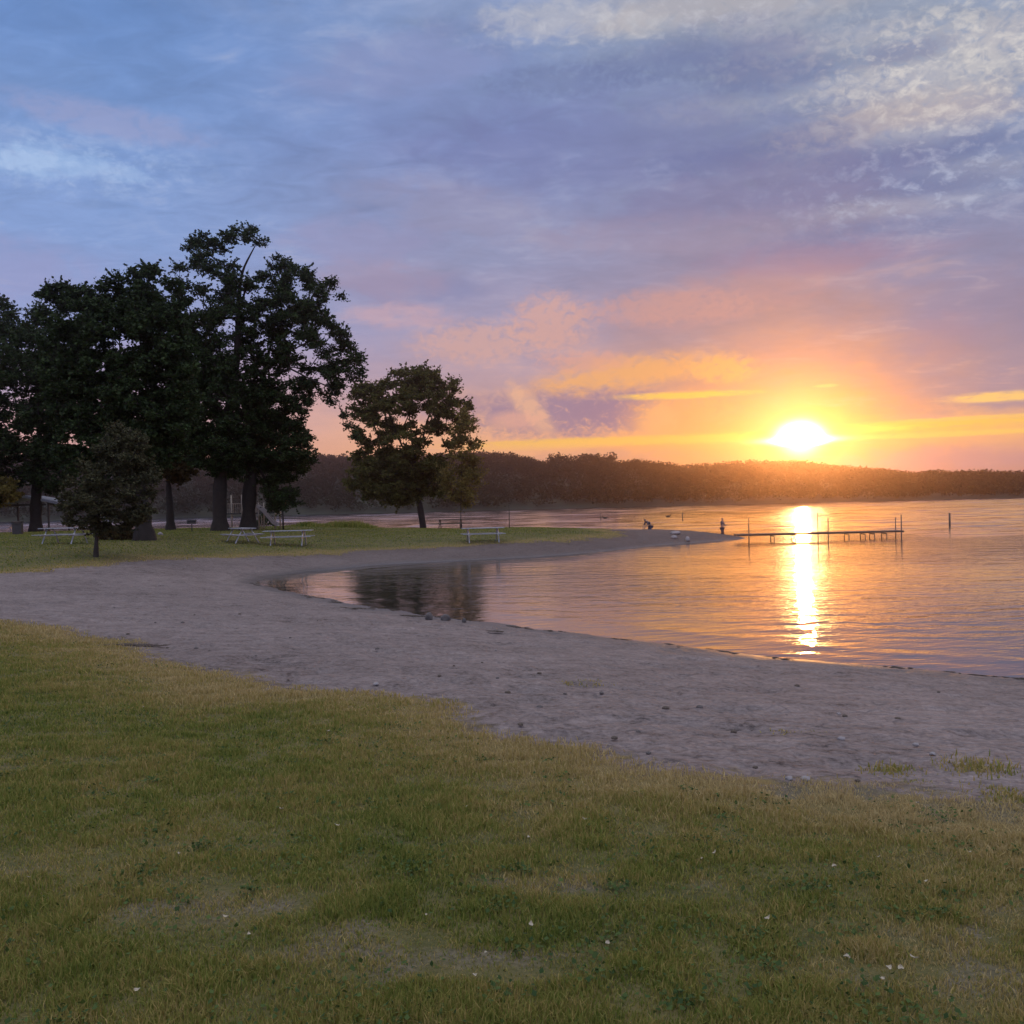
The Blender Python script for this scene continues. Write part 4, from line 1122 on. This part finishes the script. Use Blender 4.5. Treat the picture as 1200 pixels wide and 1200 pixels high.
rock("shore_rock", 522, 727.5, 14, 8, m_rock, "flatter two-lobed dark rock at the water's edge, beside the rounder one", "rock", 2, "rocks at the waterline")
rock("shore_rock", 544, 729, 5, 5, m_rock, "smallest dark stone of the three at the water's edge", "rock", 3, "rocks at the waterline")
def weed(u, v, wpx, dpx, n, label, seed):
    g = np.random.default_rng(seed); b = foot(u, v); S = b[1]/F; w = wpx*S/2
    mb = MB()
    for k in range(n):
        cx = g.normal()*w*.45; cy_ = g.normal()*w*.16; a = g.normal()*.7; L = g.uniform(.05, .22)
        t = np.linspace(-.5, .5, 5); px = cx+t*L*math.cos(a); py = cy_+t*L*math.sin(a)+.03*np.sin(t*9+k)
        pz = ground(px+b[0], py+b[1])-b[2]+.012+g.random()*dpx*S*.35
        mb.tube(np.stack([px, py, pz], 1), [.003, .007, .009, .007, .002], 5)
    o = mb.build("drift_weed", m_weed); o.location = tuple(b); return tag(o, label, "drift weed")
weed(484, 723, 32, 3, 45, "dark drift of weed along the waterline left of the rocks", 4)
tuft_obj(692, 800, 34, 7, 110, "brown dried tuft lying in the middle of the sand", 56)
tuft_obj(662, 801, 12, 7, 50, "tiny brown tuft just left of the dried tuft on the sand", 57)
weed(583, 741, 24, 2, 26, "thin dark drift of weed at the waterline right of the rocks", 7)
weed(160, 757, 60, 2, 50, "flat dark drift of debris where the left lawn meets the sand", 8)
weed(420, 714, 40, 2, 36, "long dark line of weed on the wet sand by the cove", 9)
# wrack line: bits of weed and stick washed up along the near waterline
def wrack():
    g = np.random.default_rng(91); mb = MB(); pts = np.array([on_z(u, v, 0)[:2] for u, v in shore_px[:15]])
    seg = np.linalg.norm(np.diff(pts, axis=0), axis=1); cum = np.concatenate([[0], np.cumsum(seg)])
    for k in range(420):
        t = g.random()*cum[-1]
        if vnoise(t*1.6, 3.) < .56: continue
        px, py = np.interp(t, cum, pts[:, 0]), np.interp(t, cum, pts[:, 1])
        py -= .10+abs(g.normal())*.34; a = g.normal()*.5-.3; L = g.uniform(.05, .26)
        q = np.linspace(-.5, .5, 4); X_ = px+q*L*math.cos(a); Y_ = py+q*L*math.sin(a)+.015*np.sin(q*9+k)
        Z_ = np.maximum(ground(X_, Y_), .0)+.010
        mb.tube(np.stack([X_, Y_, Z_], 1), np.array([.003, .009, .008, .002])*g.uniform(.6, 1.5), 5)
    tag(mb.build("wrack_line", m_weed), "thin broken line of washed-up weed along the near waterline", kind="stuff")
wrack()
rock("pale_rock", 792, 626, 12, 4, m_pale, "largest pale boulder on the crest of the spit", "rock", 9, "pale boulders on the spit")
rock("pale_rock", 790, 631, 8, 4, m_pale, "low pale boulder on the sandy face of the spit", "rock", 10, "pale boulders on the spit")
rock("pale_rock", 806, 634, 7, 6, m_pale, "upright pale boulder at the near water's edge of the spit", "rock", 11, "pale boulders on the spit")
rock("pale_rock", 188, 627, 7, 4, m_pale, "round pale stone on the grass right of the wide oak's trunk", "rock", 12, "pale stones on the lawn")

g = np.random.default_rng(77)
peb = [rock_mesh("pebble", 100+i, .05, .04, .03, m) for i, m in enumerate((m_rock, m_rock, m_weed))]
wpeb = [rock_mesh("white_pebble", 200+i, .035, .03, .022, m_pale) for i in range(2)]
dark_px = [(134, 713), (228, 721), (214, 730), (182, 730), (150, 744), (196, 760), (230, 761), (281, 720), (340, 748), (300, 769), (372, 728), (532, 781), (565, 777), (583, 796), (595, 813), (633, 830), (632, 790), (705, 813), (662, 814),
           (436, 732), (442, 761), (780, 832), (748, 860), (760, 886), (885, 903), (1005, 918), (1052, 844), (934, 805), (720, 868), (515, 793), (820, 830), (1100, 812), (990, 840), (860, 860), (610, 850)]
for u, v in dark_px:
    b = foot(u, v); o = bpy.data.objects.new("pebble", peb[int(g.integers(3))]); C.objects.link(o)
    s = g.uniform(.35, .75); o.location = tuple(b+np.array([0, 0, .006])); o.scale = (s, s, s*.9); o.rotation_euler = (0, 0, g.uniform(0, 6))
    tag(o, "small dark stone lying on the bare sand of the near beach", "stone", "dark stones on the beach")
for u, v in ((441, 804), (581, 763), (556, 740), (986, 868), (983, 838), (925, 917), (944, 916), (1073, 876), (1093, 886)):
    b = foot(u, v); o = bpy.data.objects.new("white_pebble", wpeb[int(g.integers(2))]); C.objects.link(o)
    s = g.uniform(.6, 1.0); o.location = tuple(b+np.array([0, 0, .012])); o.scale = (s, s, s); o.rotation_euler = (0, 0, g.uniform(0, 6))
    tag(o, "tiny white pebble lying on the bare sand of the near beach", "pebble", "white pebbles on the beach")
def leaf_mesh(name, seed, mat):
    g = np.random.default_rng(seed); n = 7; L = .05
    t = np.linspace(0, 1, n); w = .018*np.sin(math.pi*t**.8)+.0008; cz_ = .012*(t-.4)**2*4+.004
    V = []
    for i in range(n):
        for s in (-1, 0, 1): V.append((t[i]*L-L/2, s*w[i], cz_[i]+abs(s)*.006+.003*g.normal()))
    Fq = [(i*3+j, i*3+j+1, i*3+j+4, i*3+j+3) for i in range(n-1) for j in (0, 1)]
    me = bpy.data.meshes.new(name); me.from_pydata(V, [], Fq); me.update(); me.materials.append(mat)
    o = bpy.data.objects.new(name, me); so = o.modifiers.new("thick", "SOLIDIFY"); so.thickness = .0012
    return o
lv = [leaf_mesh("fallen_leaf", i, m) for i, m in enumerate((m_leafl, m_leafl, m_leafd))]
pale_px = [(823, 1016), (838, 1013), (1030, 1017), (978, 1028), (972, 1053), (1086, 1044), (992, 1134), (995, 1146), (1041, 1148), (1056, 1160), (1034, 1163), (1070, 1139), (385, 865), (483, 850), (395, 982), (168, 836), (46, 776), (143, 836),
           (34, 1043), (265, 1090), (548, 1119), (622, 1095), (620, 995), (674, 960), (686, 970), (548, 954), (475, 1068), (500, 1083), (712, 1118), (783, 1096), (570, 1140), (556, 1168), (870, 938), (1075, 950), (1137, 1008), (372, 1090), (292, 1112),
           (160, 1180), (90, 930), (210, 1010), (330, 960), (760, 1050), (900, 1090), (1160, 1120), (640, 1010)]
for i, (u, v) in enumerate(pale_px):
    if i % 3 == 2 and i > 16: continue
    b = hit(u, v-2); o = lv[int(g.integers(2))].copy(); C.objects.link(o)
    s = g.uniform(.25, .6)
    o.location = (b[0], b[1], gz(b[0], b[1])+.030); o.rotation_euler = (g.uniform(-.4, .4), g.uniform(-.4, .4), g.uniform(0, 6)); o.scale = (s, s, s)
    tag(o, "small pale dry leaf fallen on the near lawn", "leaf", "pale leaves fallen on the lawn")

# ------------------------------------------------------------------ evening haze over the lake
hz, nb, out = new_mat("evening_haze")
pv = nb.new("ShaderNodeVolumePrincipled")
pv.inputs["Color"].default_value = (.95, .71, .70, 1); pv.inputs["Density"].default_value = .00033; pv.inputs["Anisotropy"].default_value = .93
nb.link(pv.outputs[0], out.inputs["Volume"])
mb = MB(); mb.box((0, 340, 30.5), (2400, 1480, 66)); ho = mb.build("haze", hz); tag(ho, "thin evening haze over the lake", kind="stuff")

# ------------------------------------------------------------------ render settings
scene.view_settings.view_transform = "Standard"; scene.view_settings.look = "None"; scene.view_settings.exposure = .10; scene.view_settings.gamma = 1.
scene.render.engine = "CYCLES"
cy = scene.cycles
cy.use_denoising = True
try: cy.denoiser = "OPENIMAGEDENOISE"
except Exception: pass
cy.use_light_tree = False; cy.max_bounces = 4; cy.diffuse_bounces = 2; cy.glossy_bounces = 2; cy.transmission_bounces = 3; cy.volume_bounces = 0; cy.transparent_max_bounces = 4
cy.sample_clamp_indirect = 4.; cy.use_adaptive_sampling = True; cy.adaptive_threshold = .015
